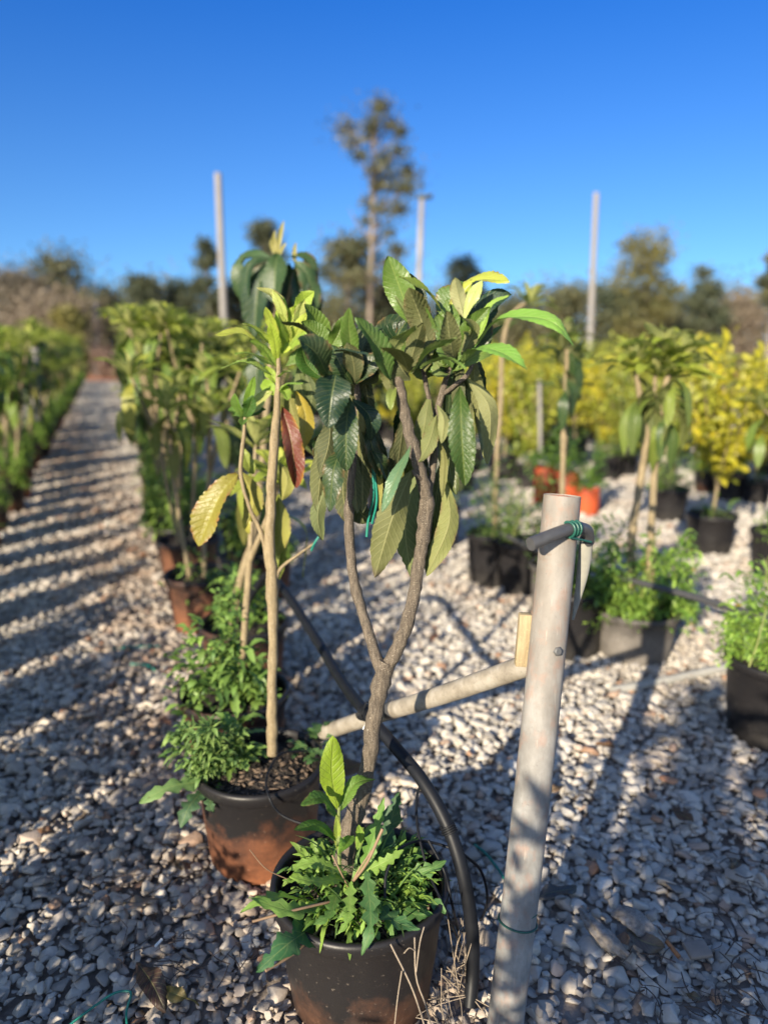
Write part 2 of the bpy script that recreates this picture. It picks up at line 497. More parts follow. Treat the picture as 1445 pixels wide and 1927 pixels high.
def gravel_material(stone):
    s = NT("gravel_stone" if stone else "gravel_ground")
    pos = s.n("ShaderNodeNewGeometry").outputs["Position"]
    big = s.noise(pos, 1.3, 4, 0.6)
    if stone:
        rnd = s.n("ShaderNodeObjectInfo").outputs["Random"]
        c = s.ramp(rnd, [(0.0, (0.24, 0.225, 0.21)), (0.2, (0.46, 0.43, 0.385)), (0.5, (0.57, 0.535, 0.475)), (0.72, (0.35, 0.33, 0.31)), (0.93, (0.66, 0.63, 0.58)), (0.975, (0.34, 0.23, 0.165)), (1.0, (0.37, 0.22, 0.14))])
        tc = s.obj()
        n1 = s.noise(pos, 70, 6, 0.7)
        n2 = s.noise(pos, 320, 4, 0.7)
        c = s.mix(n1, s.mix(1.0, c, (0.70, 0.66, 0.62), 'MULTIPLY'), c)
        c = s.mix(s.math('MULTIPLY', s.math('GREATER_THAN', n2, 0.62), 0.3), c, (0.30, 0.26, 0.22))
        br = s.ramp(big, [(0.50, (0, 0, 0)), (0.75, (1, 1, 1))])
        c = s.mix(s.math('MULTIPLY', br, 0.5), c, s.mix(1.0, c, (0.78, 0.58, 0.45), 'MULTIPLY'))
        sp = s.n("ShaderNodeSeparateXYZ", {0: pos})
        perp = s.math('ABSOLUTE', s.math('ADD', s.math('MULTIPLY', s.math('ADD', sp.outputs[0], 0.26), 0.9), s.math('MULTIPLY', s.math('SUBTRACT', sp.outputs[1], 1.85), 0.43)))
        near = s.n("ShaderNodeMapRange", {0: perp, 1: 0.22, 2: 0.62, 3: 1.0, 4: 0.0}).outputs[0]
        dirt = s.math('MULTIPLY', near, s.ramp(s.noise(pos, 4.5, 5, 0.65), [(0.36, (0, 0, 0)), (0.58, (1, 1, 1))]))
        c = s.mix(s.math('MULTIPLY', dirt, 0.6), c, s.mix(1.0, c, (0.62, 0.42, 0.29), 'MULTIPLY'))
        s.set(Base_Color=c, Roughness=0.8)
        s.bump(s.math('ADD', n1, s.math('MULTIPLY', n2, 0.5)), 0.45, 0.004)
    else:
        v = s.n("ShaderNodeTexVoronoi", {"Vector": pos, "Scale": 22.0})
        v2 = s.n("ShaderNodeTexVoronoi", {"Vector": pos, "Scale": 22.0}, feature='DISTANCE_TO_EDGE')
        far = s.n("ShaderNodeMapRange", {0: s.n("ShaderNodeSeparateXYZ", {0: pos}).outputs[1], 1: 11.0, 2: 13.5, 3: 0.0, 4: 1.0}).outputs[0]
        st = s.ramp(s.n("ShaderNodeSeparateColor", {0: v.outputs["Color"]}).outputs[0], [(0.0, (0.30, 0.26, 0.23)), (0.5, (0.55, 0.50, 0.45)), (0.9, (0.62, 0.57, 0.51)), (1.0, (0.34, 0.19, 0.12))])
        edge = s.ramp(v2.outputs["Distance"], [(0.0, (0.10, 0.085, 0.075)), (0.14, (1, 1, 1))])
        st = s.mix(1.0, st, edge, 'MULTIPLY')
        near = s.ramp(s.noise(pos, 30, 5, 0.7), [(0.3, (0.12, 0.095, 0.08)), (0.7, (0.30, 0.25, 0.21))])
        c = s.mix(far, near, st)
        s.set(Base_Color=c, Roughness=0.9)
        s.bump(s.noise(pos, 60, 4), 0.4, 0.01)
    return s.m
M['gravel'] = gravel_material(True)
M['ground'] = gravel_material(False)
def earth(name, a, b, scale):
    s = NT(name)
    pos = s.n("ShaderNodeNewGeometry").outputs["Position"]
    n = s.noise(pos, scale, 6, 0.65)
    s.set(Base_Color=s.ramp(n, [(0.3, a), (0.7, b)]), Roughness=0.95)
    s.bump(n, 0.6, 0.05)
    return s.m
M['redsoil'] = earth("red_soil", (0.24, 0.075, 0.03), (0.50, 0.19, 0.085), 3)
M['field'] = earth("dry_field", (0.13, 0.10, 0.05), (0.24, 0.20, 0.10), 1.5)

# ------------------------------------------------------------------ leaf geometry
def profile(t, kind):
    if kind == 'ob':                                   # loquat: broad past the middle, pointed, tapering to the stalk
        w_ = np.sin(np.pi * np.clip(t, 0, 1) ** 1.12) ** 0.72
    elif kind == 'ov':
        w_ = np.sin(np.pi * np.clip(t, 0, 1) ** 0.75) ** 0.7
    else:
        w_ = np.sin(np.pi * t) ** 0.8
    return np.maximum(w_, 0.045 * (t < 0.12))
def leaf(mb, pts, width, n, col, nl=22, nu=8, fold=0.25, corr=0.05, serr=0.08, lobes=0, curl=0.0, kind='ob', teeth=16,
         wave=0.0, rng=None, tip=None, gloss=1.0, edge=None, twist=0.0):
    rng = rng or RNG
    c = spline(pts, nl + 1)
    T = np.gradient(c, axis=0)
    T /= np.linalg.norm(T, axis=1)[:, None] + 1e-12
    n = np.asarray(n, float)
    N = np.broadcast_to(n, T.shape) if n.ndim == 1 else n
    S = np.cross(T, N)
    S /= np.linalg.norm(S, axis=1)[:, None] + 1e-9
    N = np.cross(S, T)
    t = np.linspace(0, 1, nl + 1)
    if twist:
        tw = (twist * (t - .25))[:, None]
        S, N = S * np.cos(tw) + N * np.sin(tw), N * np.cos(tw) - S * np.sin(tw)
    hw = profile(t, kind) * width / 2
    if lobes:
        ph = (t * lobes) % 1.0
        hw = hw * (0.36 + 0.64 * np.clip(np.abs(1 - 2 * ph) ** 0.8, 0, 1))
        hw[int(nl * 0.86):] = np.maximum(hw[int(nl * 0.86):], profile(t, kind)[int(nl * 0.86):] * width * 0.4)
    u = np.linspace(-1, 1, nu + 1)
    HW = hw[:, None] * np.ones(nu + 1)
    if serr:
        saw = ((t * teeth) % 1.0) - 0.35
        e = np.abs(u) > 0.99
        HW[:, e] *= (1 + serr * saw)[:, None] * (1 + serr * 0.4 * rng.uniform(-1, 1, (nl + 1, e.sum())))
    X = u[None] * HW
    z = fold * np.abs(u)[None] * HW - curl * (u ** 2)[None] * HW
    if corr and nl >= 28:
        z = z + 1.1 * corr * width * np.sin(2 * np.pi * 13 * (t[:, None] - 0.14 * np.abs(u)[None])) * (np.abs(u) ** 0.6 * (1 - 0.5 * u ** 4))[None] * np.minimum(1, hw / (width * 0.3))[:, None]
    if wave:
        p1, p2 = rng.uniform(0, 6.28, 2)
        z = z + wave * width * (np.sin(9 * t + p1)[:, None] * np.where(u < 0, u * u, 0)[None] + np.sin(8 * t + p2)[:, None] * np.where(u > 0, u * u, 0)[None])
    pts3 = c[:, None] + X[..., None] * S[:, None] + z[..., None] * N[:, None]
    C = np.zeros((nl + 1, nu + 1, 4))
    C[..., :3] = np.asarray(col)[None, None, :3]
    if edge is not None:
        a = (np.abs(u)[None] ** 7 * np.clip(np.sin(t * 21 + rng.uniform(0, 6))[:, None] + 0.4, 0, 1))[..., None]
        C[..., :3] = C[..., :3] * (1 - a) + np.asarray(edge) * a
    if tip is not None:
        a = np.clip((t - 0.9) / 0.06, 0, 1)[:, None, None]
        C[..., :3] = C[..., :3] * (1 - a) + np.asarray(tip) * a
    C[..., 3] = gloss
    uv = np.stack([np.broadcast_to((u + 1) / 2, (nl + 1, nu + 1)), np.broadcast_to(t[:, None], (nl + 1, nu + 1))], -1)
    mb.grid(pts3, uv, C)

RNG = np.random.default_rng(7)
def rcol(a, b, rng, v=0.15):
    k = rng.uniform()
    return (np.array(a) * (1 - k) + np.array(b) * k) * rng.uniform(1 - v, 1 + v)
def rvec(rng):
    return nrm(rng.normal(size=3))
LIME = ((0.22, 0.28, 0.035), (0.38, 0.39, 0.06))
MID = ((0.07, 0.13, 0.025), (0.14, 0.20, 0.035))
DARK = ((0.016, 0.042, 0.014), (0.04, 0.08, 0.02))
YEL = ((0.36, 0.30, 0.04), (0.52, 0.42, 0.06))

def whorl(mb, c, axis, n, L, W, pal, rng, spread=(0.35, 1.25), droop=0.25, nl=14, nu=6, serr=0.06, corr=0.035, young=None):
    axis = nrm(axis)
    ref = nrm(np.cross(axis, [0.31, 0.77, 0.2]))
    ref2 = np.cross(axis, ref)
    for i in range(n):
        az = i * 2.39996 + rng.uniform(-0.3, 0.3)
        k = i / max(1, n - 1)
        el = spread[0] + (spread[1] - spread[0]) * k + rng.uniform(-0.15, 0.15)
        out = math.cos(az) * ref + math.sin(az) * ref2
        d = math.cos(el) * axis + math.sin(el) * out
        l = L * (0.5 + 0.6 * k) * rng.uniform(0.8, 1.15)
        p0 = np.asarray(c) - axis * 0.05 * k
        p1 = p0 + d * l * 0.55
        p2 = p0 + d * l + np.array([0, 0, -1]) * l * droop * rng.uniform(0.5, 1.4) + rvec(rng) * l * 0.05
        nn = nrm(axis * math.sin(el) - out * math.cos(el) + np.array([0, 0, 0.2]))
        leaf(mb, [p0, p1, p2], W * l / L * rng.uniform(0.8, 1.15), nn, rcol(*pal, rng), nl, nu, fold=0.3, corr=corr, serr=serr, rng=rng, wave=0.04)
def hang(mb, c, n, L, W, pal, rng, out_r=0.08, nl=14, nu=6, bend=0.35, side=None):
    for i in range(n):
        az = rng.uniform(0, 6.283) if side is None else side + rng.uniform(-0.9, 0.9)
        o = np.array([math.cos(az), math.sin(az), 0])
        l = L * rng.uniform(0.7, 1.15)
        p0 = np.asarray(c) + np.array([0, 0, rng.uniform(-0.12, 0.02)])
        p1 = p0 + o * l * bend + np.array([0, 0, -0.3 * l])
        p2 = p0 + o * l * bend * rng.uniform(0.7, 1.3) + np.array([0, 0, -l])
        leaf(mb, [p0, p1, p2], W * rng.uniform(0.8, 1.15), nrm(o + np.array([0, 0, 0.35]) + rvec(rng) * 0.3), rcol(*pal, rng), nl, nu, fold=0.15, corr=0.03, serr=0.06, rng=rng, wave=0.05, curl=0.15)

POT_H = 0.315
def pot_geo(mb, c, rt=0.19, rb=0.152, h=POT_H, rng=None, wob=0.006):
    # outer wall, rolled rim and inner wall
    prof = [(0.02, 0.004), (rb * 0.93, 0.004), (rb, 0.016), (rb + (rt - rb) * 0.5, h * 0.5), (rt - 0.008, h - 0.045), (rt - 0.004, h - 0.04),
            (rt + 0.004, h - 0.034), (rt + 0.007, h - 0.012), (rt + 0.005, h - 0.002), (rt - 0.002, h), (rt - 0.009, h - 0.003), (rt - 0.012, h - 0.02), (rt - 0.016, h - 0.09)]
    mb.lathe(prof, 64, c, wob=wob, rng=rng)
def soil_geo(mb, c, r, rng, hz=0.004):
    k = np.linspace(0.0, 1, 14)
    th = np.linspace(0, 2 * math.pi, 40, endpoint=False)
    rr = k[:, None] * r * np.ones(40)
    zz = hz * rng.uniform(-1, 1, rr.shape) * (k[:, None] < 0.97) + 0.02 * (1 - k[:, None] ** 2)
    pts = np.stack([rr * np.cos(th), rr * np.sin(th), zz], -1) + np.asarray(c)
    mb.grid(pts, wrap=True)
def chips(mb, c, r, n, rng, size=0.018):
    for _ in range(n):
        a, q = rng.uniform(0, 6.28), r * math.sqrt(rng.uniform(0, 0.9))
        p = np.asarray(c) + np.array([q * math.cos(a), q * math.sin(a), 0.017 * (1 - (q / r) ** 2) + rng.uniform(0.001, 0.006)])
        rot = np.array(Matrix.Rotation(rng.uniform(0, 6.28), 3, 'Z') @ Matrix.Rotation(rng.uniform(-0.6, 0.6), 3, 'X'))
        mb.box(p, size * rng.uniform(0.4, 1.6), size * rng.uniform(0.12, 0.45), size * rng.uniform(0.08, 0.25), rot, col=(1, 1, 1, 1))

def weed_clump(mb, c, r, n, rng, L=0.10, W=0.03, pal=((0.06, 0.13, 0.03), (0.14, 0.24, 0.05)), h=0.1, lobes=0, nl=7, nu=4, over=0.35):
    """low leafy weeds: leaves fanning from many points"""
    nsub = 9                                            # several tufts of unequal height, some hanging over the rim
    sub = [(rng.uniform(0, 6.283), r * rng.uniform(.1, 1.0), h * rng.uniform(.25, 1.9), r * rng.uniform(.2, .5), rng.uniform(.6, 1.4)) for _ in range(nsub)]
    for _ in range(n):
        sa, sq, sh, sr, sl = sub[int(rng.integers(nsub))]
        off = rng.normal(size=2) * sr * .55
        k3 = rng.uniform() ** .8
        xy = np.array([math.cos(sa), math.sin(sa)]) * sq + off * (1.1 - .5 * k3)
        a, q = math.atan2(xy[1], xy[0]), math.hypot(*xy)
        p0 = np.asarray(c, float) + np.array([xy[0], xy[1], sh * k3 - max(0, q - r * .95) * .9])
        a2 = a + rng.uniform(-1.3, 1.3)
        d = np.array([math.cos(a2), math.sin(a2), rng.uniform(-0.2, 1.1)])
        d = nrm(d)
        l = L * rng.uniform(0.45, 1.25) * sl
        p2 = p0 + d * l + np.array([0, 0, -over * l * rng.uniform(0, 1)])
        nn = nrm(np.array([0, 0, 1.0]) * (1 - 0.5 * abs(d[2])) - 0.5 * np.array([d[0], d[1], 0]) * d[2] + rvec(rng) * 0.35)
        leaf(mb, [p0, p0 + d * l * 0.55 + np.array([0, 0, 0.03 * l]), p2], W * rng.uniform(0.6, 1.4), nn, rcol(*pal, rng, 0.25), nl, nu, fold=0.15, corr=0.0, serr=0.25 if not lobes else 0.1, lobes=lobes, kind='ov', teeth=5, rng=rng, wave=0.06)

# ================================================================== SETTING
mb = MB()
xs = np.concatenate([np.linspace(-160, -12, 12), np.linspace(-10, 12, 56), np.linspace(14, 160, 12)])
ys = np.concatenate([np.linspace(-40, -6, 8), np.linspace(-5, 16, 56), np.linspace(18, 400, 24)])
gx, gy = np.meshgrid(xs, ys)
gz = 0.006 * np.sin(gx * 2.1 + 0.7 * gy) + 0.006 * np.sin(gy * 1.7 - gx * 0.6) - 0.012
mb.grid(np.stack([gx, gy, np.where(gy > 20, -0.012, gz)], -1))
ground = tag(mb.build("ground", M['ground']), kind="structure")

# gravel: one object of scattered stones
def stone_mesh(seed):
    rng = np.random.default_rng(seed)
    bm = bmesh.new()
    ax = np.array([1.0, rng.uniform(0.66, 0.95), rng.uniform(0.42, 0.62)])
    for _ in range(int(rng.integers(11, 17))):
        v = rvec(rng) * rng.uniform(0.8, 1.05)
        v = np.sign(v) * np.abs(v) ** 0.85
        bm.verts.new(v * ax * 0.5)
    r = bmesh.ops.convex_hull(bm, input=list(bm.verts))
    bmesh.ops.delete(bm, geom=list({e for e in r["geom_interior"] + r["geom_unused"] if isinstance(e, bmesh.types.BMVert)}), context='VERTS')
    bmesh.ops.dissolve_limit(bm, angle_limit=R(16), verts=list(bm.verts), edges=list(bm.edges))
    bmesh.ops.bevel(bm, geom=list(bm.edges), offset=0.055, segments=2, profile=0.5, affect='EDGES', clamp_overlap=True)
    bmesh.ops.triangulate(bm, faces=[f for f in bm.faces if len(f.verts) > 4])
    for f in bm.faces:
        f.smooth = True
    me = bpy.data.meshes.new("gravel_stone")
    bm.to_mesh(me)
    bm.free()
    me.materials.append(M['gravel'])
    return me
stones = bpy.data.collections.new("gravel_stones")
NST = 18
for k in range(NST):
    o = bpy.data.objects.new("gravel_stone", stone_mesh(100 + k))
    stones.objects.link(o)

rng = np.random.default_rng(11)
def scatter(y0, y1, step):
    out = []
    for y in np.arange(y0, y1, step * 0.87):
        # frame half width at this distance, with a margin for a step to the side
        dpt = y * math.cos(PITCH) + 1.5 * math.sin(PITCH)
        xm = 722.5 / F * dpt + 1.3
        x = np.arange(-xm, xm, step)
        x = x + rng.uniform(-0.5, 0.5, len(x)) * step * 0.8 + rng.uniform(0, step)
        out.append(np.stack([x, y + rng.uniform(-0.5, 0.5, len(x)) * step * 0.8], -1))
    return np.vstack(out)
p_near = scatter(0.55, 5.2, 0.0320)
p_far = scatter(5.2, 13.5, 0.043)
p_path = scatter(13.5, 33.0, 0.062)
xr_ = -0.30 - 0.3484 * (p_path[:, 1] - 1.97)
p_path = p_path[(p_path[:, 0] > xr_ - 2.2) & (p_path[:, 0] < xr_ + 0.6)]
p_far = np.vstack([p_far, p_path])
p2 = p_near[rng.uniform(size=len(p_near)) < 0.35] + rng.normal(size=(1, 2)) * 0.01
p3 = p_near[rng.uniform(size=len(p_near)) < 0.6] + 0.017
pts = np.vstack([p_near, p_far, p2, p3])
n0, n1, n2, n3 = len(p_near), len(p_far), len(p2), len(p3)
size = np.concatenate([np.clip(rng.lognormal(math.log(0.040), 0.38, n0), 0.016, 0.095), np.clip(rng.lognormal(math.log(0.052), 0.28, n1), 0.03, 0.095),
                       np.clip(rng.lognormal(math.log(0.036), 0.30, n2), 0.016, 0.07), np.clip(rng.lognormal(math.log(0.017), 0.35, n3), 0.008, 0.03)])
z = np.concatenate([size[:n0] * rng.uniform(0.0, 0.16, n0), size[n0:n0 + n1] * rng.uniform(0.0, 0.18, n1), 0.012 + size[n0 + n1:n0 + n1 + n2] * rng.uniform(0.1, 0.3, n2), rng.uniform(-0.004, 0.012, n3)])
me = bpy.data.meshes.new("gravel")
me.vertices.add(len(pts))
me.vertices.foreach_set("co", np.column_stack([pts, z]).astype(np.float32).ravel())
rot = np.column_stack([rng.normal(0, 0.26, len(pts)), rng.normal(0, 0.26, len(pts)), rng.uniform(0, 6.283, len(pts))])
a = me.attributes.new("rot", 'FLOAT_VECTOR', 'POINT'); a.data.foreach_set("vector", rot.astype(np.float32).ravel())
a = me.attributes.new("scl", 'FLOAT', 'POINT'); a.data.foreach_set("value", size.astype(np.float32))
a = me.attributes.new("idx", 'INT', 'POINT'); a.data.foreach_set("value", rng.integers(0, NST, len(pts)).astype(np.int32))
gravel = bpy.data.objects.new("gravel", me)
COL.objects.link(gravel)
tag(gravel, "loose pale grey and beige crushed stones covering the ground", "gravel", kind="stuff")
ng = bpy.data.node_groups.new("scatter_stones", 'GeometryNodeTree')
ng.interface.new_socket("Geometry", in_out='INPUT', socket_type='NodeSocketGeometry')
ng.interface.new_socket("Geometry", in_out='OUTPUT', socket_type='NodeSocketGeometry')
gi, go = ng.nodes.new("NodeGroupInput"), ng.nodes.new("NodeGroupOutput")
ci = ng.nodes.new("GeometryNodeCollectionInfo")
ci.inputs["Collection"].default_value = stones
ci.inputs["Separate Children"].default_value = True
ci.inputs["Reset Children"].default_value = True
ip = ng.nodes.new("GeometryNodeInstanceOnPoints")
ip.inputs["Pick Instance"].default_value = True
def named(nm, ty):
    q = ng.nodes.new("GeometryNodeInputNamedAttribute")
    q.data_type = ty
    q.inputs["Name"].default_value = nm
    return next(s for s in q.outputs if s.enabled)
er = ng.nodes.new("FunctionNodeEulerToRotation")
ng.links.new(named("rot", 'FLOAT_VECTOR'), er.inputs[0])
ng.links.new(gi.outputs[0], ip.inputs["Points"])
ng.links.new(ci.outputs[0], ip.inputs["Instance"])
ng.links.new(named("idx", 'INT'), ip.inputs["Instance Index"])
ng.links.new(er.outputs[0], ip.inputs["Rotation"])
ng.links.new(named("scl", 'FLOAT'), ip.inputs["Scale"])
ng.links.new(ip.outputs[0], go.inputs[0])
md = gravel.modifiers.new("stones", 'NODES')
md.node_group = ng

# red soil at the end of the path and the dry field beyond
def sheet(name, x0, x1, y0, y1, z, mat):
    m_ = MB()
    X, Y = np.meshgrid(np.linspace(x0, x1, 24), np.linspace(y0, y1, 8))
    m_.grid(np.stack([X, Y, np.full(X.shape, z)], -1))
    return tag(m_.build(name, mat), kind="structure")
sheet("red_soil", -40, 40, 33, 52, 0.004, M['redsoil'])
sheet("field", -150, 150, 52, 390, 0.004, M['field'])

# ================================================================== ROW GEOMETRY
RD = np.array([-0.329, 0.9443])      # direction of the rows
RN = np.array([0.9443, 0.329])       # across the rows, to the right
R0 = np.array([-0.30, 1.97])
def row(off, s):
    q = R0 + RN * off + RD * s
    return float(q[0]), float(q[1])

# ================================================================== FRONT TREE
fx, fy = -0.055, 1.475
front = thing("potted_loquat_tree", (fx, fy, 0),
              "nearest potted loquat with forked brown trunk and drooping dark leaves before the hose", "potted tree")
rng = np.random.default_rng(3)
mb = MB(); pot_geo(mb, (fx, fy, 0), 0.197, 0.160, rng=rng)
fpot = mb.build("pot", M['pot_dark'], front)
mb = MB(); soil_geo(mb, (fx, fy, 0.262), 0.183, rng, 0.008)
mb.build("soil", M['soil'], fpot)
mb = MB(); chips(mb, (fx, fy, 0.262), 0.17, 240, rng)
mb.build("bark_mulch", M['chip'], fpot)

D0 = 1.50
def path(pl, d0=D0):
    return np.array([P(x, y, d0 + dd) for x, y, dd in pl])
def branch(mb, pl, wpx, n, rng, sides=12, d0=D0, jit=0.06):
    pts_ = path(pl, d0)
    r_ = np.array([pxr(w_ / 2, pl[i][0], pl[i][1], d0 + pl[i][2]) for i, w_ in enumerate(wpx)])
    k = spline(np.hstack([pts_, r_[:, None]]), n)
    k[:, :3] += rng.normal(0, 1, (n, 3)) * k[:, 3:4] * 0.07
    q = np.arange(n)
    node = np.ones(n)
    for c0 in rng.uniform(1, n - 1, max(2, n // 7)):
        node += rng.uniform(.06, .2) * np.exp(-((q - c0) / .8) ** 2)
    mb.tube(k[:, :3], k[:, 3] * node * .96 * (1 + rng.normal(0, .035, n)), sides, jit=jit, rng=rng)
mb = MB()
branch(mb, [(646, 1660, 0.0), (655, 1575, 0), (690, 1455, 0), (702, 1370, 0), (719, 1275, 0), (724, 1245, 0)], [42, 40, 32, 31, 33, 32], 34, rng, 16)
branch(mb, [(722, 1272, 0), (745, 1225, 0), (768, 1165, 0), (783, 1095, 0), (796, 1005, 0), (803, 945, 0), (803, 928, 0)], [29, 27, 26, 25, 26, 28, 21], 34, rng, 14)
branch(mb, [(722, 1275, 0), (706, 1230, 0.01), (682, 1155, 0.03), (665, 1085, 0.04), (657, 1010, 0.05), (660, 930, 0.05), (668, 850, 0.05), (674, 770, 0.05), (671, 715, 0.05)], [27, 22, 20, 19, 19, 19, 18, 14, 10], 40, rng, 12)
branch(mb, [(804, 940, 0), (790, 885, -0.01), (772, 820, -0.02), (758, 760, -0.02), (748, 708, -0.02)], [24, 24, 23, 21, 20], 24, rng, 12)
branch(mb, [(806, 938, 0), (814, 880, 0.02), (818, 830, 0.03), (822, 780, 0.04), (838, 720, 0.04), (850, 680, 0.04)], [15, 14, 14, 13, 12, 10], 24, rng, 10)
branch(mb, [(816, 800, 0.03), (806, 745, 0.03), (797, 700, 0.03), (790, 670, 0.03)], [9, 9, 9, 8], 14, rng, 8)
branch(mb, [(836, 740, 0.04), (862, 720, 0.02), (882, 700, 0.02), (900, 650, 0.03)], [9, 9, 9, 8], 14, rng, 8)
branch(mb, [(796, 905, -0.01), (781, 893, -0.03), (776, 884, -0.03)], [9, 7, 6], 6, rng, 8)
mb.build("trunk", M['bark'], front)

def LF(mb, pl, wpx, col, up=True, d0=D0, n=None, fold=None, corr=0.03, wave=0.10, serr=0.12, curl=None, rng=RNG, **kw):
    fold = rng.uniform(.22, .58) if fold is None else fold
    curl = rng.uniform(.0, .3) if curl is None else curl
    pl = [pl[0]] + [(x + rng.uniform(-3, 3), y + rng.uniform(-3, 3), d + rng.uniform(-.012, .012)) for x, y, d in pl[1:]]
    pts_ = path(pl, d0)
    wd = pxr(wpx * 1.0, pl[1][0], pl[1][1], d0 + pl[1][2])
    nn = np.array(n if n is not None else (rng.uniform(-0.25, 0.25), -0.85, 0.45), float)
    if not up:
        nn = -nn
    wd *= rng.uniform(.80, 1.02)
    if kw.get('edge') is None and rng.uniform() < .35:
        kw['edge'] = (.14, .085, .035)
    leaf(mb, pts_, wd, nrm(nn), col, 42, 10, fold=fold, corr=corr * rng.uniform(.7, 1.4), serr=serr * rng.uniform(.4, 1.2), curl=curl, wave=wave, teeth=int(rng.integers(17, 30)), rng=rng, twist=rng.uniform(-.75, .75), **kw)

def C(pal, k=None):
    return rcol(*pal, rng, 0.1)
FR, FH = MB(), MB()      # upright rosettes, hanging older leaves
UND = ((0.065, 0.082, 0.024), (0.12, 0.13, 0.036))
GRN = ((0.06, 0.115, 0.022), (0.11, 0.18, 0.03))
DRK = ((0.010, 0.027, 0.010), (0.022, 0.048, 0.015))  # dark mature green, darkened further to paint in the crown's own shade
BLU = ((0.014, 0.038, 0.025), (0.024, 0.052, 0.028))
# --- right-hand rosette
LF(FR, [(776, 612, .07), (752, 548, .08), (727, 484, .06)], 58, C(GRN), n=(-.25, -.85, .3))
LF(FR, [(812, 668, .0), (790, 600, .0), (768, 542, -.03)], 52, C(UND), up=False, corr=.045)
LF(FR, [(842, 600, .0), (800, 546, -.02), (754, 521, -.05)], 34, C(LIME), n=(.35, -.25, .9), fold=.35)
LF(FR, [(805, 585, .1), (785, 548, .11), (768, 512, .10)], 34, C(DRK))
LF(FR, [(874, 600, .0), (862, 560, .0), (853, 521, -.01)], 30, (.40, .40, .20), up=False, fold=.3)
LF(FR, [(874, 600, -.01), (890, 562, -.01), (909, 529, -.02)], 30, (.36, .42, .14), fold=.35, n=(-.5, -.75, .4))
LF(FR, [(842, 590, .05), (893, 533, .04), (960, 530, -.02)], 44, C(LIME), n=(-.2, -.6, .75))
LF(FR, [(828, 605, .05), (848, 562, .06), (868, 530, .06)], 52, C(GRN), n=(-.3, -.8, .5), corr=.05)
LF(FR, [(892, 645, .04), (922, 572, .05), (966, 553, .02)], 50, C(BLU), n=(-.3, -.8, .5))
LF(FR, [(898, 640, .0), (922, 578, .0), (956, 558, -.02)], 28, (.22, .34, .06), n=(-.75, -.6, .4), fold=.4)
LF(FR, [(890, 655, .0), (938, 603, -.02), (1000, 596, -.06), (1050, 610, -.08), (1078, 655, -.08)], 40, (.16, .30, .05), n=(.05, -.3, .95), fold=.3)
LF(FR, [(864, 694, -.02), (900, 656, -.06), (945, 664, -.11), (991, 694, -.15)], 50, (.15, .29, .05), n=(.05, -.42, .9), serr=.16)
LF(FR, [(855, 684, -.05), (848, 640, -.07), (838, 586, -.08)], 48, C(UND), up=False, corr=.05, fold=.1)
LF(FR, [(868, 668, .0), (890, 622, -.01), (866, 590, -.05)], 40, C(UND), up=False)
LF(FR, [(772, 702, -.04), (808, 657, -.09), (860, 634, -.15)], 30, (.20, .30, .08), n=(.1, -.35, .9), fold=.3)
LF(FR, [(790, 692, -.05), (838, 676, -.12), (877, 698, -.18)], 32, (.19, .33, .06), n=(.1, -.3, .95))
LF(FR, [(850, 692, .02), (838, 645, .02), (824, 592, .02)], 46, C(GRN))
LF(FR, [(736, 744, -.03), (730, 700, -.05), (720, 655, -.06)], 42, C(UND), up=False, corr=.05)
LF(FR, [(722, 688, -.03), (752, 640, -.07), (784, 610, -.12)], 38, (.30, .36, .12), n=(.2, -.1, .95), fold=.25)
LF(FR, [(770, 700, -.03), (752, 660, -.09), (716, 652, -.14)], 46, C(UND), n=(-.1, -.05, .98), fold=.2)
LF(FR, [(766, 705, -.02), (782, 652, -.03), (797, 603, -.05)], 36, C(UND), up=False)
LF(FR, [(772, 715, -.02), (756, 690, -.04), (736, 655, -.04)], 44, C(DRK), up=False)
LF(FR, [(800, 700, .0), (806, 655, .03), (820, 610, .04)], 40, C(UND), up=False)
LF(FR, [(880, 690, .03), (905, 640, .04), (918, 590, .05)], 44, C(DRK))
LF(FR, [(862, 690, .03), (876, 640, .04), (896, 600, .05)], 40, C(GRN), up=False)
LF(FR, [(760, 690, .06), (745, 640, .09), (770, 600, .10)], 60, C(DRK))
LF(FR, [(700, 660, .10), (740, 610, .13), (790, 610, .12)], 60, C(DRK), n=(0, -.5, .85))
LF(FR, [(745, 725, -.02), (737, 745, -.05), (735, 770, -.06)], 20, (.16, .2, .05))
# --- left-hand rosette
LF(FR, [(618, 660, .05), (600, 615, .04), (574, 571, .0)], 48, C(GRN), n=(.1, -.8, .3))
LF(FR, [(614, 660, -.02), (578, 622, -.06), (532, 604, -.10)], 42, C(DRK), n=(-.3, -.5, .8))
LF(FR, [(612, 662, .02), (596, 630, .02), (566, 604, .0)], 46, C(GRN), n=(.3, -.75, .6))
LF(FR, [(618, 660, .02), (634, 628, .02), (651, 596, .02)], 40, C(GRN), n=(.4, -.8, .3))
LF(FR, [(668, 695, .03), (655, 630, .02), (657, 580, -.02)], 36, C(GRN))
LF(FR, [(737, 722, -.04), (706, 652, -.08), (668, 594, -.12)], 52, (.075, .14, .03), n=(.35, -.75, .5))
LF(FR, [(618, 708, -.06), (592, 660, -.10), (561, 640, -.14)], 64, C(DRK), n=(.15, -.8, .5), corr=.015)
LF(FR, [(606, 712, -.03), (580, 682, -.05), (566, 650, -.05)], 46, (.05, .12, .02), n=(.4, -.8, .3))
LF(FR, [(618, 662, -.02), (650, 664, -.07), (694, 668, -.12)], 22, C(BLU), n=(0, -.3, .95))
LF(FR, [(670, 722, -.01), (690, 690, -.03), (725, 660, -.04)], 46, C(DRK), n=(-.3, -.8, .3))
LF(FR, [(668, 722, -.01), (664, 685, -.04), (655, 645, -.05)], 42, C(DRK), up=False)
